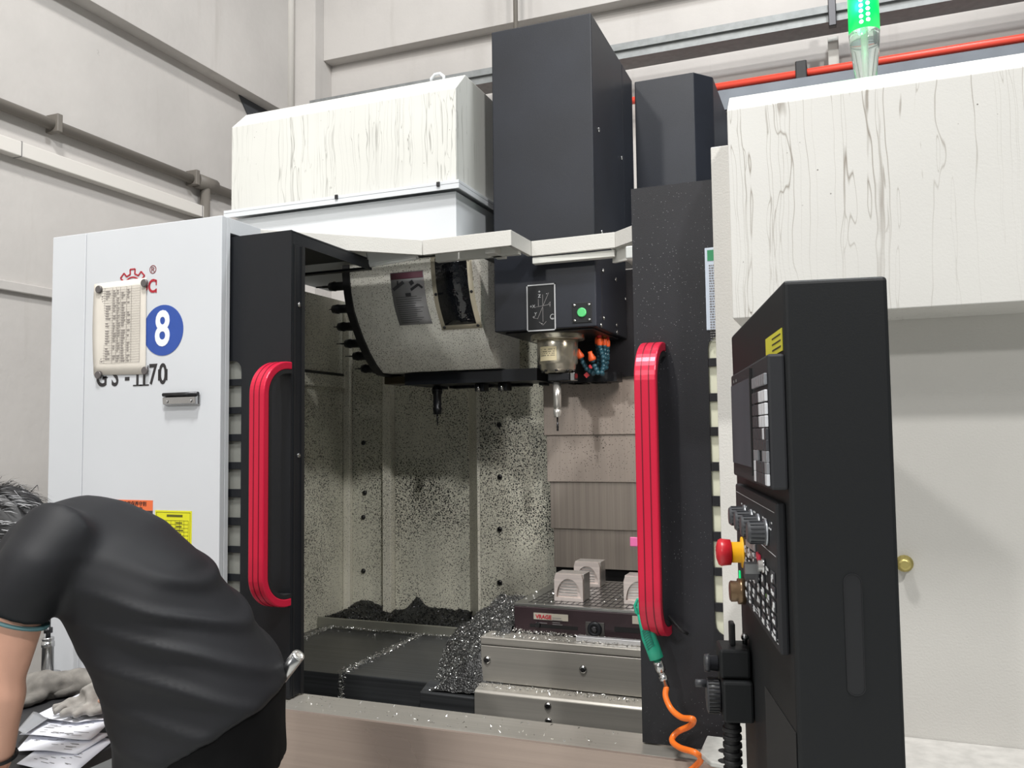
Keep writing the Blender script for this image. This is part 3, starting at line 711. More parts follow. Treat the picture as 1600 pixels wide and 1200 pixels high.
# spindle nose
SC_ = Vector((-.957, .90, 0))
CH = mat('polished_spindle_steel', (206, 200, 184), .24, .75, var=.15, vs=14)
MB().lathe(SC_ + PZ * 1.985, (0, 0, -1), [(0, .095), (.006, .098), (.04, .098), (.044, .09)], 40).build('nose_flange', CH, SH)
NO = MB().lathe(SC_ + PZ * 1.942, (0, 0, -1), [(0, .0725), (.004, .074), (.085, .072), (.088, .066), (.105, .064), (.112, .05), (.118, .046)], 40).build('spindle_nose', CH, SH)
m = MB(); rings = []
for k in range(9):
    a0 = R(-90 - 46 + 8 + k * 6.6); rings.append([SC_ + Vector((math.cos(a0) * .0748, math.sin(a0) * .0748, zz)) for zz in (1.865, 1.916)])
m.ring_loft(rings, False, True, False).build('nose_label', mat('cream_label', (220, 208, 172), .5), NO)
m = MB()
for zz in (1.907, 1.899, 1.892, 1.885):
    for k in range(14):
        if random.random() < .25: continue
        a0 = R(-90 - 34 + k * 3.2); a1 = a0 + R(2.1)
        m.add([SC_ + Vector((math.cos(t) * .0752, math.sin(t) * .0752, z_)) for t, z_ in ((a0, zz), (a1, zz), (a1, zz - .003), (a0, zz - .003))], [[0, 1, 2, 3]])
m.build('print', INK, NO)
for k in range(8):
    a0 = k * math.pi / 4 + .2; MB().lathe(SC_ + Vector((math.cos(a0) * .056, math.sin(a0) * .056, 1.834)), (0, 0, -1), [(0, .006), (.006, .006)], 8).build('nose_screw', STEELD, NO)
box('drive_key', BLACK, SC_.x - .03, SC_.x + .05, .87, .93, 1.795, 1.823, SH, .003)
box('key_block', STEEL, SC_.x + .051, SC_.x + .068, .88, .92, 1.795, 1.823, SH, .002)
st = thing('tool_holder', (SC_.x - .005, SC_.y, 1.794), 'shiny slim tool holder with a fine drill, clamped in the spindle', 'tool holder', 'tools held upright')
tcx = Vector((SC_.x - .005, SC_.y, 1.794)); TS = mat('clean_holder_steel', (214, 212, 206), .25, .7)
MB().lathe(tcx, (0, 0, -1), [(0, .0145), (.094, .0145), (.095, .0125), (.1, .0125)], 20).build('holder', TS, st)
MB().lathe(tcx - PZ * .1005, (0, 0, -1), [(0, .0125), (.002, .0145), (.016, .0145), (.022, .0125), (.028, .0125)], 20).build('collet_nut', TS, st)
dm = MB(); dm.lathe(tcx - PZ * .1285, (0, 0, -1), [(0, .003), (.022, .003), (.023, .0045), (.03, .003), (.036, .0045), (.042, .003), (.047, .0045), (.05, .002)], 10); dm.build('cutter', STEELD, st)
# segmented coolant hoses
TEAL = mat('dark_teal_hose', (38, 78, 92), .35); ORG = mat('orange_nozzle', (236, 96, 44), .4); VRED = mat('red_valve', (206, 44, 52), .4)
def hose(pts, tip=True, valve=VRED):
    P = [at(x, y, Y=yy) for x, y, yy in pts]
    # resample
    out = []; 
    for a, b in zip(P[:-1], P[1:]):
        n = max(1, int((b - a).length / .0125))
        out += [a.lerp(b, k / n) for k in range(n)]
    out.append(P[-1]); m = MB()
    for k, p_ in enumerate(out): m.sphere(p_, .0098, 9, 6)
    h = m.build('coolant_hose', TEAL, SH)
    MB().lathe(P[0] + PZ * .03, (0, 0, -1), [(0, .009), (.008, .011), (.022, .011), (.03, .008)], 12).build('hose_fitting', ORG, h)
    MB().lathe(P[0] + PZ * .055, (0, 0, -1), [(0, .008), (.024, .008)], 10).build('hose_valve', valve, h)
    if tip:
        d = (P[-1] - P[-2]).normalized()
        MB().lathe(P[-1], d, [(0, .013), (.008, .014), (.026, .008), (.034, .0075)], 12).build('nozzle_tip', ORG, h)
hose([(937, 541, .97), (942, 558, .965), (943, 572, .955), (940, 582, .945), (934, 582, .935), (929, 572, .93), (926, 563, .925)])
hose([(934, 539, .99), (936, 556, .985), (936, 575, .98), (927, 583, .96), (917, 576, .95), (911, 566, .94), (908, 559, .935)])
hose([(944, 541, 1.02), (946, 560, 1.02), (945, 575, 1.02), (941, 584, 1.02)], False, mat('brass_valve', (190, 160, 80), .35, .7))
hose([(949, 543, 1.05), (949, 560, 1.05), (947, 574, 1.05)], False)
for px_, py_ in ((917, 586), (922, 574)): MB().obox(at(px_, py_, Y=.965), (.006, 0, .005), (0, .004, 0), (-.005, 0, .006)).build('red_tag', VRED, SH)

# ------------------------------------------------------------------ table, saddle, chuck, workpieces
WT = thing('work_table', (-.7, .8, .82), 'stainless steel clad work table carrying the magnetic chuck', 'work table')
tx0 = at(751, 1000, Y=.515).x
box('table_apron', STAIN, tx0, .3, .515, .53, .822, .935, WT, .002)
MB().box(tx0, .3, .513, .60, .937, .962).build('table_edge', STAIN, WT, .003)
box('table_body', STEELD, tx0 + .02, .3, .62, 1.12, .83, .9615, WT, .002)
box('table_end', STAIN, tx0, tx0 + .012, .531, 1.12, .822, .936, WT, .001)
for px_, py_ in ((761, 1031), (911, 1046)):
    q = at(px_, py_, Y=.515); s = MB().lathe(q, NY, [(0, .0125), (.003, .012), (.006, .007)], 14).build('screw', STEEL, WT)
    MB().lathe(q + NY * .0062, NY, [(0, .004), (.0005, .004)], 6).build('socket', DARK, s)
SD = thing('saddle', (-.7, .8, .6), 'lower stainless steel saddle cover under the work table', 'saddle')
sx0_ = at(741, 1090, Y=.46).x
MB().prism([(sx0_, .46, .66), (sx0_, .46, .803), (sx0_, .466, .81), (sx0_, .51, .818), (sx0_, .61, .818), (sx0_, .61, .66)], (1.3, 0, 0)).build('saddle_cover', STAIN, SD, .002)
MB().prism([(-1.30, .47, .70), (-1.30, .47, .78), (-1.30, .53, .80), (-1.30, .554, .80), (-1.30, .554, .70)], (sx0_ + 1.30 - .001, 0, 0)).build('saddle_wing', WAY, SD, .003)
for px_, py_ in ((856, 1103), (857, 1127)):
    q = at(px_, py_, Y=.46); s = MB().lathe(q, NY, [(0, .0115), (.003, .011), (.006, .007)], 14).build('screw', STEEL, SD)
# chuck
c0 = at(803, 942, Z=1.055); CX0, CY0 = c0.x, c0.y
CK = thing('magnetic_chuck', (-.7, .85, .963), 'dark magnetic chuck with grid-lined steel top on the work table', 'magnetic chuck')
CB = mat('oxidised_chuck_body', (58, 44, 48), .35, .3, var=.25, vs=14)
ck = box('chuck_body', CB, CX0, -.1, CY0, 1.10, .9635, 1.046, CK, .003)
box('pole_plate', mat('ground_steel_top', (150, 150, 148), .28, .9, var=.15, vs=10), CX0, -.1, CY0, 1.10, 1.0465, 1.055, CK, .001)
for k in range(39):
    x = CX0 + .045 + k * .02
    if k == 0: proto = box('inlay_strip', INK, x - .0017, x + .0017, CY0 + .03, 1.08, 1.0552, 1.0557, CK, 0)
    else: share(proto, (.02 * k, 0, 0))
for k in range(10):
    y = CY0 + .03 + k * .048
    if k == 0: pr_y = box('inlay_strip', INK, CX0 + .04, -.11, y - .002, y + .002, 1.0553, 1.0559, CK, 0)
    else: share(pr_y, (0, .048 * k, 0))
fc = lambda px_, py_: at(px_, py_, Y=CY0)
a, b = fc(834, 955), fc(888, 968)
NPL = box('name_plate', mat('aluminium_nameplate', (196, 190, 176), .35, .4), a.x, b.x, CY0 - .002, CY0 - .0002, b.z - .006, a.z - .004, ck, 0)
text('lettering', 'VRAGE', (a.x + .034, CY0 - .0024, a.z - .016), PX, PZ, .017, REDINK, NPL, bold=.0006)
m = MB()
for xx, zz, ww in ((.064, .012, .03), (.064, .018, .034), (.008, .030, .038), (.064, .026, .026), (.064, .032, .034)): m.box(a.x + xx, a.x + xx + ww, CY0 - .0026, CY0 - .0021, a.z - .004 - zz - .002, a.z - .004 - zz)
m.build('print', GREYINK, NPL)
a, b = fc(828, 974), fc(903, 985); box('side_slot', DARK, a.x, b.x, CY0 - .0012, CY0 - .0002, b.z, a.z, ck, 0)
MB().lathe(fc(841, 976) + NY * .0012, NY, [(0, .009), (.008, .008)], 10).build('clamp_bolt', STEELD, ck)
a, b = fc(960, 979), fc(1003, 990); box('side_slot', DARK, a.x, b.x + .05, CY0 - .0012, CY0 - .0002, b.z, a.z, ck, 0)
a, b = fc(915, 971), fc(945, 993)
kp = box('key_plate', mat('worn_key_plate', (90, 88, 86), .4, .6, var=.4, vs=60), a.x, b.x, CY0 - .003, CY0 - .0002, b.z - .004, a.z, ck, .002)
q = fc(929.5, 983)
MB().lathe(q + NY * .003, NY, [(0, .024), (.006, .022), (.006, .013), (.004, .012)], 24).build('key_socket', BLACK, kp)
MB().lathe(q + NY * .0035, NY, [(0, .0105), (.007, .0105), (.0072, .006)], 6).build('hex_socket', STEELD, kp)
a, b = fc(988, 962), fc(1010, 976); box('name_plate', MATS['aluminium_nameplate'], a.x, b.x + .03, CY0 - .002, CY0 - .0002, b.z, a.z, ck, 0)
# straight bar lying in front of the chuck
a = at(902, 1000, Y=.56); tag(box('parallel_bar', mat('milled_aluminium_bar', (214, 214, 216), .3, .7), a.x, -.35, .545, .565, .963, .978, None, .001),
    'thin bright straight bar lying on the table edge in front of the chuck', 'bar')
# workpieces: cube with a round boss carved out of its front
ALU = mat('machined_aluminium', (232, 230, 228), .28, .8, var=.2, vs=70)
ALUR = brushed_mat('milled_face', (240, 228, 222), .36, 0, .22)
def block(label, c, wdt, hgt, dpt, rot):
    t = thing('workpiece_block', c, label, 'workpiece', 'machined blocks on the chuck'); t.rotation_euler = (0, 0, rot)
    loc = lambda o: (setattr(o, 'parent', t), setattr(o, 'location', (0, 0, 0)))[0]
    w2 = wdt / 2; rad = w2 * .86
    o = MB().box(-w2, w2, -dpt / 2 + .016, dpt / 2, 0, hgt).build('block_body', ALU, None, .0015); o.parent = t
    # front rim: square minus arch
    n = 18; arc = [(rad * math.cos(math.pi * k / n), .012 + (hgt * .83 - .012) * math.sin(math.pi * k / n)) for k in range(n + 1)]
    out = []
    for x, z in arc:
        a_ = math.atan2(z - .012, x if abs(x) > 1e-6 else 1e-6)
        ca, sa = math.cos(a_), math.sin(a_); s_ = min(w2 / max(abs(ca), 1e-6), (hgt - .012) / max(sa, 1e-6)); out.append((ca * s_, .012 + sa * s_))
    m = MB(); yf, yb = -dpt / 2, -dpt / 2 + .0155
    for k in range(n):
        q4 = [arc[k], arc[k + 1], out[k + 1], out[k]]
        m.hexa([(x, yf, z) for x, z in q4], [(x, yb, z) for x, z in q4])
    m.box(-w2, w2, yf, yb, 0, .012)
    o = m.build('front_rim', ALUR, None); o.parent = t
    m = MB(); r2 = .97
    m.prism([(x * r2, yb + .0003, .0125 + (z - .012) * r2) for x, z in arc], (0, -.005, 0)); o = m.build('carved_face', ALUR, None); o.parent = t
    m = MB()
    for k in range(7):
        z = .016 + k * .0095; half = rad * math.sqrt(max(.02, 1 - ((z - .012) / (hgt * .83)) ** 2)) * .9
        m.box(-half, half * .72, yb - .0062, yb - .0048, z, z + .0035)
    o = m.build('mill_ridge', ALU, None); o.parent = t
    return t
block('front milled aluminium block with an arched recess, nearest the chuck corner', at(894.5, 936, Z=1.056), .098, .088, .085, 0)
block('rear milled aluminium block with an arched recess, half hidden by the front block', at(922, 914, Z=1.056), .096, .088, .08, 0)
block('right milled aluminium block cut off by the black door edge', at(1003, 941, Z=1.056), .098, .088, .085, 0)
# small pink flap hanging inside by the door
q = at(993, 845, Y=.9)
pk = tag(MB().box(q.x - .02, q.x + .03, .9, .905, q.z - .02, q.z + .012).build('pink_tag', mat('pink_plastic', (240, 120, 180), .4), None, .003), 'small pink tag seen against the steel plates beside the door edge', 'tag')
MB().tube([(q.x + .012, .902, q.z + .012), (q.x + .02, .95, q.z + .12), (q.x + .03, 1.05, 1.60), (q.x + .03, 1.212, 1.62)], .002, 6).build('cord', RUBBER, pk)

# ------------------------------------------------------------------ metal chips (swarf): far too many to count
CHIP = mat('bright_chips', (226, 226, 222), .22, .9); CHIPB = mat('chip_heap_base', (92, 92, 92), .4, .7, var=.6, vs=120, bump=1, bs=180, bd=.006)
def heap_height(x, y):
    """surface of the large heap piled against the table end"""
    X0 = -1.275 - .26 * max(0, min(1, (y - .5) / .65))            # foot of the heap on the way cover
    rise = (x - X0) * .80
    z = .775 + rise
    top = .985 + .012 * max(0, min(1, (y - .55) / .2)) - .03 * max(0, min(1, (y - .8) / .3))
    if x > tx0 - .004 and y < .518: return .70
    if x > tx0 - .01: top = max(.964, min(top, 1.02) - .1 * (x - tx0) - (.05 if y < .58 else 0))
    n_ = noise.noise((x * 22, y * 22, 0)) * .016 + noise.noise((x * 60, y * 60, 3)) * .008
    return min(z, top) + n_
m = MB(); gx, gy = 46, 44; xa, xb, ya, yb = -1.56, CX0 - .003, .478, 1.15
vs = []; cells = []
for j in range(gy + 1):
    for i in range(gx + 1):
        x = xa + (xb - xa) * i / gx; y = ya + (yb - ya) * j / gy
        z = heap_height(x, y)
        if y < .53: z = min(z, .79 + (y - .478) * 3.2 + noise.noise((x * 30, y * 30, 5)) * .01)
        vs.append((x, y, max(z, .74)))
for j in range(gy):
    for i in range(gx):
        q = [j * (gx + 1) + i, j * (gx + 1) + i + 1, (j + 1) * (gx + 1) + i + 1, (j + 1) * (gx + 1) + i]
        if max(vs[k][2] for k in q) > .782: cells.append(q)
m.add(vs, cells, True)
SW = tag(m.build('metal_chips', CHIPB), 'grey glittering heap of metal chips spilling over the table end', 'metal chips', None, 'stuff')
def scatter(m, pts, size):
    for p_ in pts:
        s_ = size * random.uniform(.5, 1.5); a_ = Vector((random.gauss(0, 1), random.gauss(0, 1), random.gauss(0, 1))).normalized()
        b_ = a_.cross(Vector((random.gauss(0, 1), random.gauss(0, 1), random.gauss(0, 1)))).normalized(); p_ = Vector(p_)
        c_ = a_.cross(b_)
        m.add([p_ - a_ * s_, p_ + b_ * s_ * .45, p_ + a_ * s_ + c_ * s_ * .4, p_ - b_ * s_ * .4], [[0, 1, 2], [0, 2, 3]])
m = MB(); pts = []
while len(pts) < 24000:
    x, y = random.uniform(xa, xb), random.uniform(ya, yb); z = heap_height(x, y)
    if y < .53: z = min(z, .79 + (y - .478) * 3.2)
    if z < .779: continue
    pts.append((x, y, z + random.uniform(-.002, .006)))
scatter(m, pts[:9000], .0027); md_ = MB(); scatter(md_, pts[9000:], .0029); md_.build('dark_chips', mat('dull_chips', (96, 97, 96), .4, .7), SW)
pts = []
for k in range(700): x = random.uniform(tx0, .0); pts.append((x, .52 + abs(random.gauss(0, .025)), .964 + random.uniform(0, .004)))           # table edge
for k in range(900): x = random.uniform(CX0, -.3); pts.append((x, CY0 - .003 - abs(random.gauss(0, .016)), .965 + random.uniform(0, .012) * math.exp(-(x - CX0) * 3)))
for k in range(500): x = random.uniform(sx0_, -.3); pts.append((x, random.uniform(.465, .512), .82))
for k in range(260): pts.append((random.uniform(CX0, -.5), random.uniform(CY0, 1.1), 1.056))
scatter(m, pts, .0035)
m.build('loose_chips', CHIP, SW)
m = MB(); pts = []
def line(a, b, n, wdt, s_=None):
    for k in range(n):
        f = random.random(); pts.append((a[0] + (b[0] - a[0]) * f + random.gauss(0, wdt), a[1] + (b[1] - a[1]) * f, .786 + abs(random.gauss(0, .004))))
line((-1.651, .565), (-1.651, 1.15), 1100, .009); line((-2.089, .8), (-2.089, 1.15), 400, .008)
for k in range(600): pts.append((random.uniform(-2.1, -1.3), 1.155 + random.gauss(0, .006), .79))
for k in range(260): pts.append((random.gauss(-1.652, .006), .558, random.uniform(.69, .785)))
for k in range(150): pts.append((random.uniform(-1.7, -.5), random.uniform(-.01, .1), .859))
scatter(m, pts, .004); m.build('loose_chips', CHIP, SW)
# drifts of chips at the foot of the inner wall
m = MB(); vs = []; fs = []; n = 120
for i in range(n + 1):
    x = -2.15 + (1.05) * i / n
    h = .008 + .026 * math.exp(-((x + 2.06) / .085) ** 2) + .036 * math.exp(-((x + 1.80) / .035) ** 2) + .02 * (1 if x > -1.8 else .2) + .008 * noise.noise((x * 40, 0, 0))
    if x < -2.12: h *= .5
    vs += [(x, 1.182, .80), (x, 1.20 + .02 * noise.noise((x * 20, 4, 0)), .815 + h * .35), (x, 1.33, .80 + h), (x, 1.398 if x < xr - .07 else 1.298, .81 + h * 1.25)]
for i in range(n):
    for j in range(3): fs.append([i * 4 + j, i * 4 + j + 1, (i + 1) * 4 + j + 1, (i + 1) * 4 + j])
m.add(vs, fs, True); dr_ = tag(m.build('metal_chips', mat('dark_chip_drift', (58, 60, 58), .5, .4, var=.6, vs=150, bump=1, bs=200, bd=.006)), 'dark drift of metal chips along the foot of the inner back wall', 'metal chips', None, 'stuff')
pts = []
for k in range(4200):
    i = random.randrange(n); j = random.randrange(3); f, g_ = random.random(), random.random()
    a = Vector(vs[i * 4 + j]).lerp(Vector(vs[i * 4 + j + 1]), f); b = Vector(vs[i * 4 + 4 + j]).lerp(Vector(vs[i * 4 + 5 + j]), f); pts.append(a.lerp(b, g_) + Vector((0, -.002, .003)))
m = MB(); scatter(m, pts, .004); m.build('loose_chips', STEELD, dr_)

# ------------------------------------------------------------------ things fixed to the left panel
def gridsheet(name, corners, n, fn, m_, parent=None, th=.0006):
    """thin sheet from four corners (a b c d round the edge), fn(u,v) gives the lift along the normal"""
    a, b, c, d = map(Vector, corners); nn = (b - a).cross(d - a).normalized(); mm = MB(); vs = []
    for side in (0, 1):
        for j in range(n + 1):
            for i in range(n + 1):
                u, v = i / n, j / n; p_ = a.lerp(b, u).lerp(d.lerp(c, u), v)
                vs.append(p_ + nn * (fn(u, v) + side * th))
    k = (n + 1) ** 2; fs = []
    for j in range(n):
        for i in range(n):
            q = [j * (n + 1) + i, j * (n + 1) + i + 1, (j + 1) * (n + 1) + i + 1, (j + 1) * (n + 1) + i]
            fs.append(q[::-1]); fs.append([x + k for x in q])
    ed = [i for i in range(n + 1)] + [j * (n + 1) + n for j in range(1, n + 1)] + [n * (n + 1) + i for i in range(n - 1, -1, -1)] + [j * (n + 1) for j in range(n - 1, 0, -1)]
    for e0, e1 in zip(ed, ed[1:] + ed[:1]): fs.append([e0, e1, e1 + k, e0 + k])
    mm.add(vs, fs, True); return mm.build(name, m_, parent)
# tabulated sheet held by magnets (drawn clockwise from lower left so that it lifts towards the viewer)
pc = [at(147, 586, Y=-.002), at(228, 585, Y=-.002), at(229, 434, Y=-.002), at(148, 444, Y=-.002)]
PS = tag(gridsheet('tally_sheet', pc, 10, lambda u, v: .001 + .006 * max(0, .3 - u) / .3 * math.sin(v * 3.14), PAPER),
         'worn printed table sheet held on the white panel by four magnets', 'paper')
m = MB(); L0, R0 = pc[3].x + .030, pc[2].x - .022; zt, zb = pc[3].z - .018, pc[0].z + .035
yq = -.0052
rows = 30
for k in range(rows + 1):
    z = zt - (zt - zb) * k / rows; m.box(L0, R0, yq, yq + .0004, z, z + .0007)
for f in (0, .1, .30, .40, .5, .66, .78, 1): x = L0 + (R0 - L0) * f; m.box(x, x + .0008, yq, yq + .0004, zb, zt)
for k in range(1, rows):
    z = zt - (zt - zb) * (k + .35) / rows
    for f, wq, pr in ((.02, .008, .9), (.13, .02, .75), (.32, .012, .8), (.42, .012, .9), (.53, .018, .8), (.68, .012, .8)):
        if random.random() < pr: x = L0 + (R0 - L0) * f; m.box(x, x + wq * random.uniform(.4, 1), yq, yq + .0004, z - .0012, z + .0022)
m.build('printed_table', mat('faded_ink', (138, 132, 128), .7), PS)
MAG = mat('grey_magnet', (98, 94, 94), .4, .3)
for (px_, py_), lb_ in (((153, 452), 'grey round magnet at the upper left corner of the table sheet'), ((224, 442), 'grey round magnet at the upper right corner of the table sheet'),
                        ((152, 586), 'grey round magnet at the lower left corner of the table sheet'), ((225, 579), 'grey round magnet at the lower right corner of the table sheet')):
    q = at(px_, py_, Y=-.012); tag(MB().lathe((q.x, -.0055, q.z), NY, [(0, .0125), (.005, .0125), (.007, .011)], 20).build('round_magnet', MAG), lb_, 'magnet', 'magnets on the table sheet')
q = at(285, 624, Y=-.004)
CL = thing('magnetic_clip', (q.x, 0, q.z), 'steel bulldog-style paper clip stuck to the white panel under the model number', 'clip')
box('clip_plate', STEEL, q.x - .065, q.x + .065, -.006, -.0005, q.z - .018, q.z + .014, CL, .002)
MB().tube([(q.x - .066, -.012, q.z + .015), (q.x + .066, -.012, q.z + .015)], .006, 10).build('clip_roll', STEELD, CL)
MB().prism([(q.x - .062, -.0065, q.z + .01), (q.x - .062, -.020, q.z + .006), (q.x - .062, -.018, q.z - .014), (q.x - .062, -.0065, q.z - .017)], (.124, 0, 0)).build('clip_jaw', STEEL, CL, .001)
for dx in (-.045, .045): MB().lathe((q.x + dx, -.019, q.z - .006), NY, [(0, .005), (.003, .004)], 10).build('rivet', STEEL, CL)

# ------------------------------------------------------------------ signal lamp
q = at(1353, 118, Y=-.03)
SL = thing('signal_lamp', (q.x, -.03, 2.333), 'glowing green signal lamp on the white cabinet hood', 'lamp')
ACR = mat('clear_acrylic', (225, 232, 230), .08, trans=.85, ior=1.3)
lampx, zb_ = q.x, 2.3335; zg = at(1347, 52, Y=-.03).z
MB().lathe((lampx, -.03, zb_), PZ, [(0, .0145), (.006, .0145), (.03, .021), (zg - zb_ - .03, .0305), (zg - zb_ - .001, .032)], 28).build('lamp_stand', ACR, SL)
MB().lathe((lampx, -.03, zb_ + .002), PZ, [(0, .006), (.04, .005), (zg - zb_, .006)], 10).build('stand_rod', mat('white_rod', (230, 230, 225), .3), SL)
GT = mat('green_glow', (10, 190, 90), .3, emit=(0, 255, 110), es=1.3)
MB().lathe((lampx, -.03, zg), PZ, [(0, .032), (.11, .032)], 28).build('green_lens', GT, SL)
MB().lathe((lampx, -.03, zg + .111), PZ, [(0, .032), (.20, .032), (.21, .02)], 28).build('clear_lens', mat('frosted_lens', (205, 225, 215), .3), SL)
LEDM = mat('led_white', (220, 255, 245), .3, emit=(215, 255, 245), es=6)
for a0 in (-76, -101, 76, 101):
    for k in range(5):
        z = zg + .012 + k * .0122 + (.003 if a0 == -76 else 0); aa = R(a0)
        d_ = Vector((math.cos(aa), math.sin(aa), 0)); MB().lathe(Vector((lampx, -.03, z)) + d_ * .0315, d_, [(0, .0045), (.002, .004)], 8).build('led', LEDM, SL)
ll = bpy.data.lights.new('signal_glow', 'POINT'); ll.energy = 1.6; ll.color = (.05, 1, .3); ll.shadow_soft_size = .03
lo = bpy.data.objects.new('signal_glow', ll); COL.objects.link(lo); lo.location = (lampx - .02, -.075, zg + .05)

# ------------------------------------------------------------------ control pendant
E0 = at(1223, 438, D=.95); L0_ = at(1142, 505, D=1.46); R0_ = at(1387, 432, D=.928)
ZT, ZB = E0.z, 1.02
fl = lambda v: Vector((v.x, v.y, 0))
E2, L2, R2 = fl(E0), fl(L0_), fl(R0_)
U = (L2 - E2).normalized(); NN = Vector((-U.y, U.x, 0))
if NN.x > 0: NN = -NN
SLEN = (L2 - E2).length; V = (R2 - E2)
CP = thing('control_pendant', (E2.x, E2.y + .25, ZB), 'large black operator control panel with screen, knobs and emergency stop', 'control panel')
def opl(px_, py_, h=0.0):
    d = FW + RI * ((px_ - 800) / FPX) - UP * ((py_ - 600) / FPX); p0 = E2 + NN * h
    t = (p0 - CAM).dot(NN) / d.dot(NN); p_ = CAM + d * t; return (p_ - p0).dot(U), p_.z
def fp(s_, z, h): return E2 + U * s_ + NN * h + PZ * z
def fbox(name, m_, s0, s1, z0, z1, h0, h1, parent, bevel=.001):
    lo = [fp(s0, z0, h0), fp(s1, z0, h0), fp(s1, z0, h1), fp(s0, z0, h1)]
    return MB().hexa(lo, [p_ + PZ * (z1 - z0) for p_ in lo]).build(name, m_, parent, bevel)
B2 = R2 + U * (SLEN - .02)
cut = .045
MB().hexa([E2 + PZ * ZB, R2 + PZ * ZB, B2 + PZ * ZB, E2 + U * (SLEN - .055) + PZ * ZB, E2 + U * (SLEN - .06) + PZ * ZB],
          [E2 + PZ * ZT, R2 + PZ * ZT, B2 + PZ * ZT, L2 + V * .12 + PZ * ZT, L2 + PZ * (ZT - .004)]).build('pendant_body', BLACKP, CP, .006, 3)
# recessed slot on the side (a pull grip)
def sidept(px_, py_, h=0):
    nv = Vector((V.y, -V.x, 0)).normalized(); d = FW + RI * ((px_ - 800) / FPX) - UP * ((py_ - 600) / FPX)
    t = (E2 + nv * h - CAM).dot(nv) / d.dot(nv); return CAM + d * t
nv = Vector((V.y, -V.x, 0)).normalized(); tv = V.normalized()
a, b = sidept(1318, 897), sidept(1352, 1087); cxm = (a + b) / 2; hw = abs((b - a).dot(tv)) / 2; zt_, zb2 = a.z, b.z
m = MB(); ring = []
for k in range(24):
    t = 2 * math.pi * k / 24; zc = (zt_ - hw) if math.sin(t) >= 0 else (zb2 + hw)
    ring.append(fl(cxm) + tv * hw * math.cos(t) + PZ * (zc + hw * math.sin(t)))
rim = [fl(cxm) + (fl(p_) - fl(cxm)) * 1.09 + PZ * (p_.z + (p_.z - (zt_ + zb2) / 2) * .012) for p_ in ring]
m.ring_loft([[p_ + nv * .0002 for p_ in rim], [p_ + nv * .0012 for p_ in rim], [p_ + nv * .0012 for p_ in ring], [p_ + nv * .0004 for p_ in ring]], False, False)
m.add([p_ + nv * .0004 for p_ in ring], [list(range(24))]); m.build('pull_grip', mat('grip_black', (22, 23, 26), .45), CP)
# upper bezel with screen and keys
BZ = mat('bezel_grey_black', (40, 41, 44), .55, spec=.3, bump=.1, bs=500, bd=.0004)
h1 = .019
s_n, zt1 = opl(1203, 550, h1); s_f, zt2 = opl(1142, 581, h1); _, zb1 = opl(1214, 770, h1)
s_n = max(.004, s_n)
UB = fbox('screen_bezel', BZ, s_n, s_f, zb1, zt1, 0, h1, CP, .003); UB['label'] = 'black screen and keyboard unit'
sc0, zc1 = opl(1174, 582, h1); sc1, zc0 = opl(1147, 722, h1)
SCR = fbox('screen', mat('dusty_screen', (72, 74, 81), .6, spec=.25, var=.25, vs=7), sc0, sc1 - .004, zc0, zc1 - .006, h1 + .0004, h1 + .002, UB, 0)
fbox('screen_frame', RUBBER, sc0 - .006, sc0 - .0005, zc0 - .01, zc1 + .005, h1 + .0003, h1 + .0035, UB, 0)
KW = mat('pale_key', (196, 198, 202), .4); KG = mat('grey_key', (120, 122, 126), .4); KD = mat('dark_key', (52, 53, 57), .45)
KEYROWS = [(592, 'gggggg'), (617, 'dddwww'), (637, 'dddwww'), (656, 'dddwww'), (675, 'dddddwd'), (692, 'dddddd'), (709, 'gg..gg'), (726, 'wddddg'), (743, 'wddddw')]
s_a, _ = opl(1201, 640, h1); s_b, _ = opl(1180, 640, h1)
keyp = {}
for yk, pat in KEYROWS:
    _, zk = opl(1191, yk + 3, h1); n = len(pat)
    for i, ch in enumerate(pat):
        if ch == '.': continue
        s_c = s_b + (s_a - s_b) * (i + .5) / n; wk = abs(s_a - s_b) / n * .80
        key = (ch, n)
        if key not in keyp:
            o = fbox('key', {'w': KW, 'g': KG, 'd': KD}[ch], s_c - wk / 2, s_c + wk / 2, zk - .0065, zk + .0065, h1 + .0003, h1 + .004, UB, .0008); keyp[key] = (o, s_c, zk)
        else:
            o, s_p, z_p = keyp[key]; c = o.copy(); COL.objects.link(c); c.parent = UB; c.location = o.location + U * (s_c - s_p) + PZ * (zk - z_p)
m = MB()
for (a_, b_, z_) in ((.0, .012, .012), (.03, .036, .012), (.012, .02, .02)):
    m.obox(fp(sc1 - .03 - a_, zt1 - z_, h1 + .0006), U * .004, PZ * .002, NN * .0003)
m.build('print', GREYINK, UB)
# warning sticker above the bezel
s0, z0 = opl(1210, 530, 0); s1, z1 = opl(1189, 541, 0)
YW = fbox('warning_sticker', mat('warning_yellow', (206, 200, 60), .45), .012, .012 + abs(s1 - s0) * 1.1, zt1 + .004, zt1 + .03, .0002, .001, CP, 0)
m = MB()
for k in range(3): m.obox(fp(.05, zt1 + .010 + k * .007, .0012), U * .03, PZ * .0008, NN * .0002)
m.build('print', INK, YW)
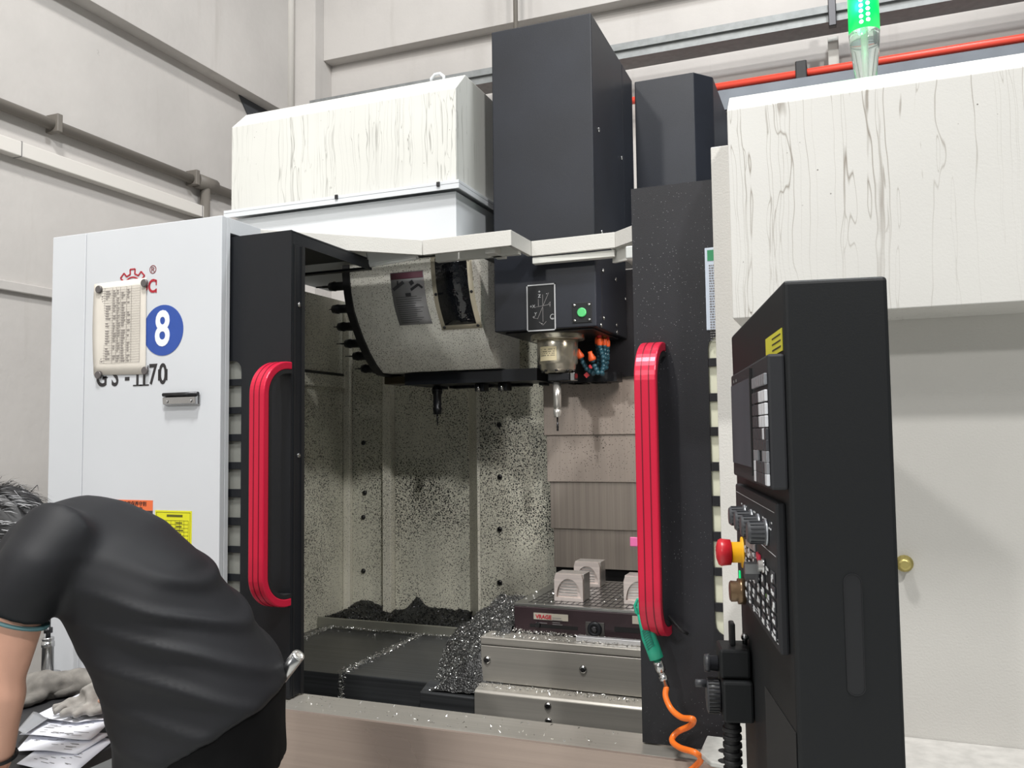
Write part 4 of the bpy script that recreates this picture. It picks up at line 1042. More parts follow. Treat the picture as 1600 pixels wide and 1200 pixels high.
# lower operation panel
h2 = .011
s_n2, zl1 = opl(1212, 786, h2); s_f2, _ = opl(1149, 757, h2); _, zl0 = opl(1219, 1024, h2); s_n2 = max(.004, s_n2)
LBZ = fbox('operation_panel', BZ, s_n2, s_f2, zl0, zl1, 0, h2, CP, .003); LBZ['label'] = 'black operation panel with knobs and buttons'
def fline(s0, z0, s1, z1, wq=.0008):
    a, b = fp(s0, z0, h2 + .0003), fp(s1, z1, h2 + .0003); return a, b, wq
m = MB()
for a, b, wq in (fline(s_n2 + .012, zl1 - .012, s_f2 - .012, zl1 - .012), fline(s_n2 + .01, zl0 + .01, s_f2 - .012, zl0 + .01), fline(s_n2 + .01, zl1 - .062, s_n2 + .2, zl1 - .062), fline(s_f2 - .14, zl1 - .15, s_f2 - .02, zl1 - .098), fline(s_n2 + .014, zl0 + .014, s_f2 - .012, zl0 + .014)):
    m.bar(a, b, wq, NN, .0004)
m.build('panel_line', GW, LBZ)
def fl_lathe(name, m_, px_, py_, prof, n, parent, h=h2):
    s_, z = opl(px_, py_, h); return MB().lathe(fp(s_, z, h + .0003), NN, prof, n).build(name, m_, parent)
KN = mat('knob_grey', (66, 68, 72), .35); KR = mat('knob_silver_ring', (186, 190, 196), .3, .5)
for px_, py_, sc in ((1199, 832, 1), (1187, 822, 1), (1176, 814, 1), (1165.5, 806, 1)):
    k = fl_lathe('knob', KN, px_, py_, [(0, .0155), (.004, .0155), (.0045, .0138), (.022, .013), (.024, .011)], 20, LBZ)
    fl_lathe('knob_ring', KR, px_, py_, [(.0005, .0160), (.0028, .0160)], 24, k)
    s_, z = opl(px_, py_, h2); mm = MB()
    for i in range(14):
        t = i * 6.28319 / 14; c = fp(s_, z, h2 + .013) + U * .0134 * math.cos(t) + PZ * .0134 * math.sin(t)
        mm.obox(c, NN * .008, (U * -math.sin(t) + PZ * math.cos(t)) * .0009, (U * math.cos(t) + PZ * math.sin(t)) * .0008)
    mm.build('knob_rib', KR if False else KD, k)
es = fl_lathe('emergency_stop', mat('stop_red', (196, 34, 46), .35), 1161, 863, [(.017, .0135), (.018, .019), (.032, .0205), (.036, .0185), (.039, .010)], 24, LBZ); es['label'] = 'red mushroom emergency stop button'
fl_lathe('stop_collar', mat('stop_yellow', (236, 176, 30), .4), 1161, 863, [(0, .023), (.002, .023), (.0022, .0155), (.0168, .0155)], 24, es)
fl_lathe('cycle_button', mat('bronze_button', (112, 92, 70), .3, .7), 1164, 924, [(0, .019), (.01, .019), (.0105, .015), (.02, .0155), (.022, .013)], 24, LBZ)
fl_lathe('mode_selector', KD, 1186, 892, [(0, .016), (.005, .016), (.006, .012), (.018, .012), (.0185, .010)], 20, LBZ)
ks = fl_lathe('key_switch', STEEL, 1196, 884, [(0, .009), (.004, .009), (.0045, .007), (.009, .007)], 16, LBZ)
s_, z = opl(1196, 884, h2); MB().obox(fp(s_, z - .004, h2 + .016), NN * .009, U * .0012, PZ * .006).build('key_blade', STEEL, ks)
s_, z = opl(1157, 898, h2); fbox('indicator', mat('green_indicator', (20, 190, 110), .3, emit=(20, 230, 130), es=1.5), s_ - .004, s_ + .004, z - .006, z + .006, h2 + .0003, h2 + .002, LBZ, 0)
s_, z = opl(1198, 930.5, h2); fbox('indicator', mat('green_dim_indicator', (110, 170, 70), .3), s_ - .002, s_ + .002, z - .002, z + .002, h2 + .0003, h2 + .001, LBZ, 0)
s_, z = opl(1187, 873, h2); fbox('red_key', mat('red_key', (214, 50, 80), .4), s_ - .014, s_ + .012, z - .007, z + .007, h2 + .0003, h2 + .003, LBZ, .0006)
for py_ in (848, 862):
    for k in range(8):
        s_, z = opl(1167.5 + k * 1.9, py_ + k * 1.15, h2)
        if (k, py_) == (0, 848): k0 = (fbox('button', KG, s_ - .0042, s_ + .0042, z - .005, z + .005, h2 + .0003, h2 + .002, LBZ, .0005), s_, z)
        else: c = k0[0].copy(); COL.objects.link(c); c.parent = LBZ; c.location = U * (s_ - k0[1]) + PZ * (z - k0[2])
s_hi, s_lo = s_f2 - .12, s_n2 + .028
kk = None
for r_ in range(6):
    for c_ in range(7):
        if (r_ * 7 + c_) in (5, 12, 30): continue
        s_ = s_hi + (s_lo - s_hi) * c_ / 6; z = zl1 - .088 - r_ * .0165
        if z < zl0 + .012: continue
        if kk is None: kk = (fbox('button', KD, s_ - .012, s_ + .012, z - .0062, z + .0062, h2 + .0003, h2 + .002, LBZ, .0005), s_, z); 
        else: cpy = kk[0].copy(); COL.objects.link(cpy); cpy.parent = LBZ; cpy.location = U * (s_ - kk[1]) + PZ * (z - kk[2])
m = MB()
for r_ in range(6):
    for c_ in range(7):
        s_ = s_hi + (s_lo - s_hi) * c_ / 6; z = zl1 - .088 - r_ * .0165
        if z < zl0 + .012: continue
        for q_ in range(3): m.obox(fp(s_ + random.uniform(-.008, .008), z + random.uniform(-.005, .005), h2 + .0023), U * random.uniform(.003, .007), PZ * random.uniform(.0010, .0026), NN * .0002)
for k in range(26): m.obox(fp(random.uniform(s_n2 + .03, s_f2 - .03), zl1 - random.choice((.026, .034, .042)), h2 + .0005), U * random.uniform(.001, .004), PZ * .001, NN * .0002)
m.build('print', mat('white_legend', (214, 216, 218), .6), LBZ)
# dark recess low on the operator face
q4 = [opl(*p_, .0) for p_ in ((1196, 1072), (1247, 1150), (1252, 1330), (1205, 1330))]
MB().prism([fp(max(.004, s_), z, .0004) for s_, z in q4], NN * .0006).build('recess', DARK, CP)
MB().tube([(R2 + U * .25 + V * -.3).to_tuple()[:2] + (ZT - .01,), (R2 + U * .25 + V * -.3).to_tuple()[:2] + (ZT - .3,)], .02).build('hinge_pin', BLACKP, CP)
# swing arm behind the pendant
am = MB(); ac = fl((E2 + B2) / 2) + V * .2
am.bar(B2 + U * .0 - V * .5 + PZ * 1.35, (-.12, -.022, 1.35), .06, PZ, .10); am.build('swing_arm', BLACKP, CP, .004)

# ------------------------------------------------------------------ handwheel pendant hanging beside it
HW_ = thing('handwheel_pendant', tuple(fp(.40, 1.1, .05)), 'black handwheel pendant hanging below the operation panel', 'remote control')
s0, s1 = .355, .42
zq = lambda y: opl(1170, y, .03)[1]
def hwbox(name, z0, z1, h0, h1_, m_=BLACKP, bv=.004, sa=s0, sb=s1, parent=HW_): return fbox(name, m_, sa, sb, z0, z1, h0, h1_, parent, bv)
zA, zB, zC = opl(1160, 1052, .03)[1], opl(1160, 1100, .03)[1], opl(1160, 1166, .03)[1]
hwbox('pendant_case', zB + .001, zA, .003, .048)
hwbox('wheel_case', zC, zB - .001, .001, .046, sa=s0 - .01, sb=s1 + .01)
hwbox('pendant_hook', zA + .001, zA + .035, .022, .030, sa=s0 + .02, sb=s1 - .02, bv=.002)
s_, z_ = s0 + .02, (zB + zC) / 2 - .002
wh = MB().lathe(fp(s_ + .01, z_, .047), NN, [(0, .024), (.002, .026), (.018, .026), (.02, .022)], 26).build('hand_wheel', KD, HW_)
mm = MB()
for i in range(26):
    t = i * 6.28319 / 26; c = fp(s_ + .01, z_, .057) + (U * math.cos(t) + PZ * math.sin(t)) * .0263
    mm.obox(c, NN * .008, (U * -math.sin(t) + PZ * math.cos(t)) * .0015, (U * math.cos(t) + PZ * math.sin(t)) * .0008)
mm.build('wheel_rib', RUBBER, wh)
MB().lathe(fp(s_ + .01, z_ + .018, .067), NN, [(0, .006), (.016, .006), (.017, .004)], 12).build('crank_knob', KD, wh)
MB().lathe(fp(s_ + .01, zA - .028, .049), NN, [(0, .012), (.012, .011), (.0125, .014), (.02, .013)], 14).build('axis_switch', KD, HW_)
m = MB(); m.tube([fp(.375, zC, .03), fp(.375, zC - .05, .032), fp(.37, zC - .2, .03), fp(.36, zC - .45, .02)], .012, 10); HWc = m.build('cord', RUBBER, HW_)
for k in range(8): MB().lathe(fp(.375, zC - .02 - k * .012, .031), PZ, [(0, .0145), (.006, .0145)], 12).build('cord_ring', RUBBER, HWc)
tag(MB().tube([fp(.395, opl(1175, 1000)[1], .006), fp(.395, zA - .005, .006)], .004, 8).build('hook_rod', STEELD, CP))
MB().sphere(fp(.395, opl(1175, 1005)[1], .006), .006).build('rod_end', STEEL, CP)

# ------------------------------------------------------------------ air gun with coiled hose
AG = thing('air_gun', tuple(at(1018, 985, Y=.02)), 'teal plastic air blow gun hung on the right red door handle', 'air gun')
TE = mat('teal_plastic', (40, 172, 140), .38)
P3 = lambda x, y, Y_=-.03: at(x, y, Y=Y_)
ga = [P3(1004, 958), P3(1009, 978), P3(1014, 996), P3(1020, 1012), P3(1026, 1029)]
gb = MB().tube(ga, [.013, .015, .0175, .017, .0165], 14).build('gun_body', TE, AG)
MB().tube([P3(1003, 960), P3(1000, 945), P3(1004, 932)], [.011, .007, .004], 10).build('gun_nose', TE, AG)
MB().tube([P3(1003, 935), P3(996, 937), P3(992, 946), P3(994, 957), P3(1000, 962)], .0035, 8).build('hook_loop', TE, AG)
for k in range(9):
    f = .25 + k * .07; a = ga[1].lerp(ga[4], f - .2); d = (ga[4] - ga[1]).normalized(); xv = d.cross(NY).normalized()
    MB().obox(a + NY * .0155, xv * .009 + d * .004, d * .0012, NY * .002).build('grip_rib', mat('dark_teal', (22, 110, 96), .5), AG)
dd = (ga[4] - ga[3]).normalized()
MB().lathe(ga[4], dd, [(0, .009), (.006, .009), (.0065, .012), (.03, .0115), (.0305, .008), (.04, .008), (.0405, .0105), (.05, .0105), (.0505, .0065), (.07, .0065)], 12).build('hose_coupling', STEEL, AG)
q0 = ga[4] + dd * .066
def catmull(P, n):
    out = []
    for i in range(len(P) - 1):
        p0, p1, p2, p3 = P[max(i - 1, 0)], P[i], P[i + 1], P[min(i + 2, len(P) - 1)]
        for k in range(n):
            t = k / n; out.append(.5 * ((2 * p1) + (p2 - p0) * t + (2 * p0 - 5 * p1 + 4 * p2 - p3) * t * t + (-p0 + 3 * p1 - 3 * p2 + p3) * t ** 3))
    out.append(P[-1]); return out
hp = [q0, P3(1040, 1088, -.04), P3(1049, 1108, -.055), P3(1065, 1121, -.08), P3(1083, 1124, -.11), P3(1078, 1134, -.05), P3(1058, 1144, -.035), P3(1050, 1157, -.05), P3(1062, 1168, -.08), P3(1086, 1176, -.12), P3(1095, 1186, -.10), P3(1086, 1198, -.07), P3(1070, 1212, -.06), P3(1075, 1230, -.1), P3(1100, 1245, -.13), P3(1080, 1275, -.09)]
MB().tube(catmull(hp, 7), .0068, 10).build('coiled_hose', mat('orange_hose', (238, 118, 38), .35), AG)
q = at(1048, 985, Y=.03); tag(MB().tube([at(1045, 962, Y=.03), at(1055, 975, Y=.02), at(1066, 986, Y=.015), at(1074, 990, Y=.03)], .004, 8).build('cord_stub', RUBBER), 'short black cable stub beside the lower end of the right red handle', 'cable')
# shiny rod leaning behind the man's back pocket

# ------------------------------------------------------------------ bench and what lies on it
BZ_ = .845
BN = thing('work_bench', (-2.4, -.45, 0), 'dark topped work bench standing against the white machine panel', 'bench')
box('bench_top', mat('dark_bench_mat', (52, 52, 54), .55, var=.3, vs=12), -3.3, -1.712, -.86, -.004, BZ_ - .03, BZ_, BN, .004)
for x in (-3.25, -1.78):
    for y in (-.82, -.06): box('leg', mat('bench_leg_paint', (196, 190, 176), .5), x, x + .05, y, y + .05, .001, BZ_ - .031, BN, .002)
box('stretcher', MATS['bench_leg_paint'], -3.19, -1.79, -.81, -.78, .2, .25, BN, .002)
def sheet(name, label, px4, z, m_, amp, ph, prt=True, grp='papers on the bench'):
    c = [at(x, y, Z=z) for x, y in px4]
    o = gridsheet(name, c, 10, lambda u, v: .001 + amp * (math.sin(u * 5 + ph) * math.sin(v * 4 + ph * 2) + 1) * .5, m_); tag(o, label, 'paper', grp)
    if prt:
        mm = MB(); a, b, cc, d = map(Vector, c); rnd = random.Random(int(ph * 100)); nn = (b - a).cross(d - a).normalized()
        for k in range(26):
            u, v = rnd.uniform(.12, .75), rnd.uniform(.12, .88); du = rnd.uniform(.03, .16)
            p0 = a.lerp(b, u).lerp(d.lerp(cc, u), v); p1 = a.lerp(b, u + du).lerp(d.lerp(cc, u + du), v)
            lift = max(.001 + amp * (math.sin(x_ * 5 + ph) * math.sin(v * 4 + ph * 2) + 1) * .5 for x_ in (u, u + du / 2, u + du)) + .0012
            mm.bar(p0 + nn * lift, p1 + nn * lift, .0016, PZ, .0003)
        mm.build('print', GREYINK, o)
    return o
sheet('paper_sheet', 'lowest white sheet hanging towards the bench end under the others', ((26, 1196), (110, 1215), (178, 1158), (100, 1140)), BZ_ + .002, PAPERW, .003, 1.1)
sheet('paper_sheet', 'crumpled white sheet beside the man\'s wrist, second layer of the pile', ((24, 1175), (120, 1180), (176, 1150), (60, 1138)), BZ_ + .007, PAPERW, .006, 2.3)
sheet('paper_sheet', 'white sheet with curled edge in the middle of the paper pile', ((30, 1152), (140, 1158), (174, 1132), (75, 1124)), BZ_ + .016, PAPERW, .008, .4)
sheet('paper_sheet', 'topmost white drawing sheet slanting between the gloves and the pile', ((50, 1122), (120, 1131), (168, 1126), (140, 1078)), BZ_ + .027, PAPERW, .004, 3.0)
tag(gridsheet('plastic_sleeve', [at(x, y, Z=BZ_ + .035) for x, y in ((26, 1142), (40, 1146), (76, 1122), (52, 1112))], 6, lambda u, v: .002 * math.sin(u * 6), mat('grey_plastic_sleeve', (150, 152, 156), .25)), 'grey plastic sleeve lying on the papers next to the forearm', 'sleeve')
CLOTH = mat('dirty_cotton', (140, 136, 130), .9, var=.45, vs=28, bump=.6, bs=420, bd=.001)
def glove(label, c, ang, m_, sc=1.0):
    zmin = c[2]
    c = Vector(c); fx = Vector((math.cos(ang), math.sin(ang), 0)); fy = Vector((-math.sin(ang), math.cos(ang), 0)); mm = MB()
    mm.tube([c - fx * .10 * sc + PZ * .022, c - fx * .05 * sc + PZ * .03, c + PZ * .034, c + fx * .04 * sc + PZ * .028], [.038 * sc, .034 * sc, .043 * sc, .036 * sc], 14)
    for i, (o_, L) in enumerate(((-.032, .07), (-.011, .085), (.011, .08), (.032, .06))):
        a = c + fx * .03 * sc + fy * o_ * sc + PZ * .024
        mm.tube([a, a + fx * L * .5 * sc + PZ * .008 * math.sin(i * 2) + fy * o_ * .3, a + fx * L * sc - PZ * .009 + fy * o_ * .5], [.0135 * sc, .0125 * sc, .0105 * sc], 9)
    mm.tube([c - fx * .01 + fy * .035 * sc + PZ * .022, c + fx * .03 * sc + fy * .065 * sc + PZ * .017, c + fx * .055 * sc + fy * .07 * sc + PZ * .014], [.015 * sc, .013 * sc, .011 * sc], 9)
    o = mm.build('work_glove', m_)
    md = o.modifiers.new('r', 'REMESH'); md.mode = 'VOXEL'; md.voxel_size = .006; sm = o.modifiers.new('s', 'SMOOTH'); sm.iterations = 4; realise(o)
    def crumple(co, nm):
        co = co + nm * noise.noise(co * 38) * .006; co.z = max(co.z, zmin); return co
    displace(o, crumple)
    for p_ in o.data.polygons: p_.use_smooth = True
    o.data.materials.clear(); o.data.materials.append(m_)
    return tag(o, label, 'glove', 'work gloves on the bench')
z0 = BZ_ + .001
q = at(62, 1092, Z=z0); glove('crumpled grey work glove lying under the upright tool holder', (q.x, q.y, z0), -2.2, CLOTH, 1.15)
q = at(122, 1083, Z=z0); glove('flat grey work glove lying behind the drawing sheet', (q.x, q.y, z0), -2.9, CLOTH, .95)
q = at(156, 1110, Z=z0 + .03); glove('grey work glove with dark fingertips, half hidden by the man\'s shirt', (q.x, q.y, z0 + .034), -1.9, mat('grey_cotton', (168, 164, 158), .9, var=.5, vs=26, bump=.6, bs=420, bd=.001), 1.0)
# upright tool holder on the bench
q = at(74, 1052, Y=-.10); TB = thing('tool_holder', (q.x, -.10, BZ_), 'chrome tool holder standing upright on the bench against the white panel', 'tool holder', 'tool holders on the bench')
hz = at(74, 968, Y=-.10).z - BZ_ - .0
tc = Vector((q.x, -.10, BZ_ + .001))
MB().lathe(tc, PZ, [(0, .024), (.03, .03), (.032, .036), (.04, .036), (.042, .032), (.048, .032), (.05, .036), (.058, .036), (.06, .022)], 24).build('flange', STEEL, TB)
MB().lathe(tc + PZ * .06, PZ, [(0, .017), (.075, .0165), (.076, .0185), (.09, .0185), (.091, .0165), (.097, .0165), (.098, .0175), (.104, .016)], 20).build('holder', STEEL, TB)
MB().lathe(tc + PZ * .164, PZ, [(0, .007), (.012, .007), (.013, .0125), (.028, .0125), (.029, .0065), (max(.05, hz - .164), .0065)], 14).build('cutter', STEELD, TB)
q = at(137, 1073, Z=BZ_ + .012); tag(MB().lathe((q.x, q.y, BZ_ + .001), PZ, [(0, .013), (.012, .014), (.02, .009), (.026, .009)], 12).build('red_cap', mat('red_rubber', (190, 92, 76), .6)), 'small dull red rubber cap on the bench behind the papers', 'cap')

# ------------------------------------------------------------------ the man bending over the bench
D0 = 1.80
PP = lambda x, y, d=D0: at(x, y, D=d)
PER = thing('person', tuple(fl(PP(330, 1150))), 'man in black T-shirt and trousers bending over the bench', 'person')
SHIRT = mat('black_jersey', (22, 23, 27), .62, var=.1, vs=9, bump=.12, bs=700, bd=.0006, spec=.35)
TROU = mat('black_trousers', (11, 11, 12), .85, spec=.15, bump=.2, bs=600, bd=.0006)
SKIN = mat('skin', (206, 158, 136), .5, var=.1, vs=16, bump=.15, bs=260, bd=.0005)
def oring(c, a, b, n=26, e=2.0):
    out = []
    for k in range(n):
        t = 2 * math.pi * k / n; ct, st = math.cos(t), math.sin(t)
        out.append(c + a * math.copysign(abs(ct) ** (2 / e), ct) + b * math.copysign(abs(st) ** (2 / e), st))
    return out
RG = [((62, 806), (45, 885), .11), ((80, 786), (55, 905), .17), ((112, 777), (94, 912), .19), ((165, 788), (114, 928), .185), ((235, 817), (137, 970), .18), ((310, 872), (159, 1022), .174),
      ((370, 950), (178, 1079), .176), ((420, 1022), (191, 1134), .182), ((449, 1072), (197, 1196), .19)]
def torso_rings(scale, wsc, last=None):
    out = []
    for (pb, pf, wd_) in RG[:last]:
        b, f = PP(*pb), PP(*pf); c = (b + f) / 2; out.append(oring(c, (b - f) / 2 * scale, FW * wd_ * wsc, 26, 2.25))
    return out
NSH = PP(84, 846, 1.655); FSH = PP(95, 850, 1.97)       # shoulder joints
# --- shirt
m = MB(); m.ring_loft(torso_rings(1, 1), True)
cuffN = PP(22, 962, 1.60)
m.tube([PP(120, 862, 1.74), NSH, PP(58, 885, 1.62), PP(38, 925, 1.605), cuffN], [.08, .082, .068, .064, .066], 16)
WRF = Vector((-1.72, -.30, BZ_ + .11)); ELF = FSH.lerp(WRF, .5) + Vector((.03, .03, 0)); cuffF = FSH.lerp(ELF, .72)
m.tube([PP(120, 860, 1.86), FSH, FSH.lerp(ELF, .4), cuffF], [.075, .078, .066, .062], 16)
sh = m.build('shirt', SHIRT)
md = sh.modifiers.new('r', 'REMESH'); md.mode = 'VOXEL'; md.voxel_size = .0085; s_ = sh.modifiers.new('s', 'SMOOTH'); s_.iterations = 22; realise(sh)
# drape folds across the lower back, running from the hem towards the armpit
fd = (PP(430, 960) - PP(250, 900)).normalized(); fperp = (PP(300, 1000) - PP(360, 880)).normalized(); o0 = PP(330, 930)
def drape(co, nm):
    d = co - o0; al, pe, de = d.dot(fd), d.dot(fperp), d.dot(FW)
    wv = math.exp(-((al - .02) / .17) ** 2) * math.exp(-((pe - .05) / .20) ** 2)
    wr = math.sin(pe * 95 + al * 14 + 2.5 * noise.noise(co * 5)) * .5 + .5
    return co + nm * (wv * .011 * (wr ** 3 - .25) + noise.noise(Vector((al * 4, pe * 13, de * 5))) * .007)
displace(sh, drape)
for p_ in sh.data.polygons: p_.use_smooth = True
sh.data.materials.clear(); sh.data.materials.append(SHIRT); put(sh, PER); sh['label'] = 'black short sleeved T-shirt'
dcu = (cuffN - PP(38, 925, 1.605)).normalized()
MB().lathe(cuffN + dcu * .0005, dcu, [(0, .0645), (.004, .0645)], 28).build('cuff_piping', mat('teal_piping', (70, 104, 108), .6), sh)
# --- trousers
HIPC = PP(316, 1134); m = MB()
rr_ = [torso_rings(.93, .95)[k] for k in (7, 8)]
seat = PP(322, 1200); b = (PP(446, 1200) - PP(196, 1200)) / 2
rr_.append(oring(seat, b * .96, FW * .185, 26, 2.3)); m.ring_loft(rr_, True)
FOOTN = Vector((seat.x - .02, seat.y - .10, .09)); FOOTF = Vector((seat.x + .06, seat.y + .14, .09))
for hip, foot in ((PP(318, 1190, 1.72), FOOTN), (PP(318, 1190, 1.90), FOOTF)):
    knee = hip.lerp(foot, .47) - RI * .03
    m.tube([hip + PZ * .03, hip - PZ * .12, hip.lerp(knee, .6), knee, knee.lerp(foot, .5), foot], [.105, .102, .088, .074, .068, .066], 16)
tr = m.build('trousers', TROU); md = tr.modifiers.new('r', 'REMESH'); md.mode = 'VOXEL'; md.voxel_size = .012; s_ = tr.modifiers.new('s', 'SMOOTH'); s_.iterations = 6; realise(tr)
displace(tr, lambda co, nm: co + nm * noise.noise(co * 9) * .006)
for p_ in tr.data.polygons: p_.use_smooth = True
tr.data.materials.clear(); tr.data.materials.append(TROU); put(tr, PER)
for f_ in (FOOTN, FOOTF):
    mm = MB(); mm.ring_loft([oring(f_ + Vector((dx, 0, 0)) + PZ * (hz_ - .09), Vector((0, wy, 0)), PZ * hh, 14) for dx, hz_, wy, hh in ((.07, .05, .03, .04), (.04, .055, .038, .05), (-.05, .05, .042, .046), (-.13, .042, .046, .036), (-.19, .035, .03, .025))], True)
    so = mm.build('shoe', mat('black_shoe', (24, 24, 26), .5)); put(so, PER)
# --- body: head, neck, arms, hands and the trunk under the clothes as one surface
HC = PP(16, 852, 1.84); FD = (-RI * .74 - UP * .67).normalized(); TD = (-RI * .67 + UP * .74).normalized(); SDv = FD.cross(TD).normalized()
if SDv.dot(FW) > 0: SDv = -SDv          # towards the camera
m = MB()
rg = []
for t_, fr, sd_, of in ((-.118, .03, .025, .04), (-.10, .052, .048, .03), (-.07, .078, .064, .016), (-.03, .092, .073, .004), (.02, .098, .078, -.002), (.06, .092, .074, -.006), (.095, .068, .056, -.01), (.118, .03, .026, -.012)):
    rg.append(oring(HC + TD * t_ + FD * of, FD * fr, SDv * sd_, 20))
m.ring_loft(rg, True)
m.tube([HC + FD * .092 + TD * .01, HC + FD * .112 - TD * .022, HC + FD * .092 - TD * .034], [.012, .015, .012], 8)      # nose
m.tube([HC + FD * .08 - TD * .068 - SDv * .022, HC + FD * .088 - TD * .068, HC + FD * .08 - TD * .068 + SDv * .022], .008, 8)   # lips
for s_ in (-1, 1):
    e = HC + SDv * s_ * .076 - FD * .012 - TD * .012
    m.tube([e - TD * .026, e - FD * .012 + SDv * s_ * .008, e + TD * .024, e + FD * .012 + TD * .014], [.009, .011, .012, .008], 8)
NB = PP(75, 850, 1.82)
m.tube([HC - FD * .02 - TD * .05, (HC - TD * .08 - FD * .03).lerp(NB, .55), NB], [.055, .056, .075], 14)
m.ring_loft([r for r in torso_rings(.86, .86)][1:], True)
EL = PP(-3, 1060, 1.58); WR = PP(-11, 1186, 1.585); HD = Vector((-1.735, -.72, BZ_ + .03))
m.tube([NSH, PP(30, 920, 1.60), PP(17, 985, 1.60), PP(8, 1020, 1.59), EL, PP(-4, 1085, 1.58), PP(-8, 1130, 1.58), WR], [.058, .054, .052, .049, .046, .049, .042, .035], 16)
hand_dir = (HD - WR).normalized(); hs = hand_dir.cross(PZ).normalized()
def hand(wr, hd, side):
    d = (hd - wr); d.normalize(); s = d.cross(PZ).normalized() * side; pc_ = wr + d * .085; pz_ = hd.z - pc_.z
    m.tube([wr, wr + d * .03, pc_.lerp(hd, .15)], [.034, .034, .03], 12)
    kn = hd + d * .0
    for o_ in (-.030, -.010, .010, .030): m.tube([wr + d * .03 + s * o_ * .5, kn + s * o_], [.016, .0135], 9)
    fdir = Vector((d.x, d.y, 0)).normalized()
    for o_, L in ((-.032, .070), (-.0105, .082), (.0105, .078), (.032, .060)):
        a = kn + s * o_; b_ = a + fdir * L * .45 + PZ * .006; c_ = a + fdir * L * .8 - PZ * .004 + s * o_ * .15; e_ = a + fdir * L - PZ * .016 + s * o_ * .2
        m.tube([a, b_, c_, e_], [.0105, .0098, .009, .008], 9)
    ta = wr + d * .035 + s * -.03; m.tube([ta, ta + d * .03 + s * -.025 - PZ * .01, ta + d * .055 + s * -.035 - PZ * .02], [.015, .0125, .010], 9)
hand(WR, HD, 1)
ELF = PP(40, 1075, 2.06); WRF = PP(20, 1150, 2.0); WRF.z = max(WRF.z, BZ_ + .09); HDF = WRF + Vector((-.09, .06, 0)); HDF.z = BZ_ + .045
WRF = Vector((-1.72, -.30, BZ_ + .11)); HDF = Vector((-1.81, -.26, BZ_ + .065)); ELF = FSH.lerp(WRF, .5) + Vector((.03, .03, 0))
m.tube([FSH, FSH.lerp(ELF, .5), ELF, ELF.lerp(WRF, .5), WRF], [.056, .052, .046, .042, .032], 14); hand(WRF, HDF, -1)
for hip, foot in ((PP(318, 1190, 1.72), FOOTN), (PP(318, 1190, 1.90), FOOTF)):
    m.tube([hip - PZ * .02, hip.lerp(foot, .47) - RI * .03, foot - PZ * .02], [.085, .055, .045], 12)
bd = m.build('body', SKIN); md = bd.modifiers.new('r', 'REMESH'); md.mode = 'VOXEL'; md.voxel_size = .0062; s_ = bd.modifiers.new('s', 'SMOOTH'); s_.iterations = 5; realise(bd)
for p_ in bd.data.polygons: p_.use_smooth = True
bd.data.materials.clear(); bd.data.materials.append(SKIN); put(bd, PER)
for s_ in (-1, 1):
    e = HC + FD * .086 + TD * .012 + SDv * s_ * .031
    ey = MB().sphere(e, .0115, 12, 8).build('eye', mat('eye_white', (226, 222, 216), .25)); put(ey, PER)
    ir = MB().lathe(e + FD * .0095, FD, [(0, .0058), (.0022, .004)], 12).build('iris', mat('dark_iris', (32, 24, 20), .2), ey)
    eb = MB().tube([e + TD * .02 - SDv * s_ * .015, e + TD * .025 + FD * .006, e + TD * .018 + SDv * s_ * .018], .0038, 6).build('eyebrow', mat('dark_hair', (38, 36, 36), .6)); put(eb, PER)
mt = MB().tube([HC + FD * .094 - TD * .068 - SDv * .02, HC + FD * .0985 - TD * .068, HC + FD * .094 - TD * .068 + SDv * .02], .0022, 6).build('mouth', mat('lip_line', (150, 92, 84), .5)); put(mt, PER)
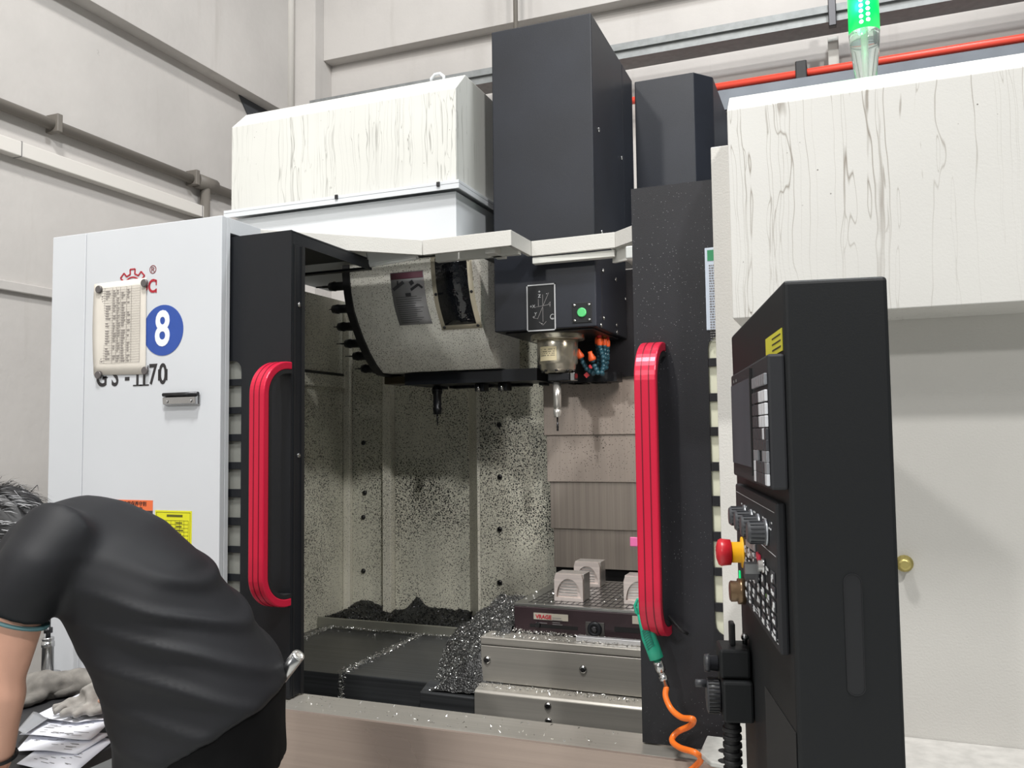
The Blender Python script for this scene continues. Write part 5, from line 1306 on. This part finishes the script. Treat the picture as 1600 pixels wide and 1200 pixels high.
# hair: cap plus strands
m = MB(); rg = []
for t_, fr, sd_, of in ((-.075, .060, .066, -.034), (-.04, .080, .076, -.022), (0, .092, .083, -.014), (.04, .098, .083, -.010), (.075, .090, .074, -.010), (.105, .068, .056, -.012), (.128, .03, .026, -.014)):
    rg.append(oring(HC + TD * t_ + FD * of, FD * fr, SDv * sd_, 22))
m.ring_loft(rg, True); hr = m.build('hair', mat('greying_hair_mass', (40, 40, 42), .55, var=.5, vs=60)); put(hr, PER)
for gmat, cnt, seed, nm in ((mat('dark_hair', (38, 36, 36), .6), 900, 1, 'dark_strands'), (mat('grey_hair', (150, 150, 152), .5), 650, 2, 'grey_strands')):
    rnd = random.Random(seed); m = MB()
    for k in range(cnt):
        j = rnd.randrange(len(rg) - 1); i = rnd.randrange(22); f = rnd.random()
        p_ = rg[j][i].lerp(rg[j + 1][i], f); nrm = (p_ - HC).normalized()
        flow = (-FD * .6 - TD * .65 + SDv * rnd.gauss(0, .25)); flow = (flow - nrm * flow.dot(nrm)).normalized()
        L = rnd.uniform(.02, .045); lift = rnd.uniform(.001, .008) + (.012 if rnd.random() < .07 else 0)
        a = p_ + nrm * .001; b = p_ + flow * L * .5 + nrm * lift; c = p_ + flow * L + nrm * lift * rnd.uniform(-.2, 1.4)
        w_ = nrm.cross(flow).normalized() * rnd.uniform(.0006, .0013)
        m.add([a - w_, a + w_, b + w_, b - w_, c], [[0, 1, 2, 3], [3, 2, 4]], True)
    m.build(nm, gmat, hr)
# bracelet
dwr = (WR - PP(-8, 1130, 1.58)).normalized()
bc = WR - dwr * .006; rb = []
ax_a = dwr.cross(PZ).normalized(); ax_b = dwr.cross(ax_a)
tag(MB().tube([bc + (ax_a * math.cos(k * 6.28319 / 24) + ax_b * math.sin(k * 6.28319 / 24)) * .0385 for k in range(25)], .0035, 8).build('bracelet', RUBBER), 'thin dark bracelet around the man\'s wrist above the papers', 'bracelet')
# steel rod
a, b = PP(432, 1068, 1.86), PP(466, 1024, 1.83)
rd = tag(MB().tube([a, b], .0145, 18).build('steel_rod', STEEL), 'short shiny round steel rod sticking up behind the man\'s lower back', 'rod')
d = (b - a).normalized(); MB().lathe(b + d * .0002, d, [(0, .0145), (.002, .0135), (.0022, .006), (.001, .005)], 18).build('rod_end', CHIP, rd)
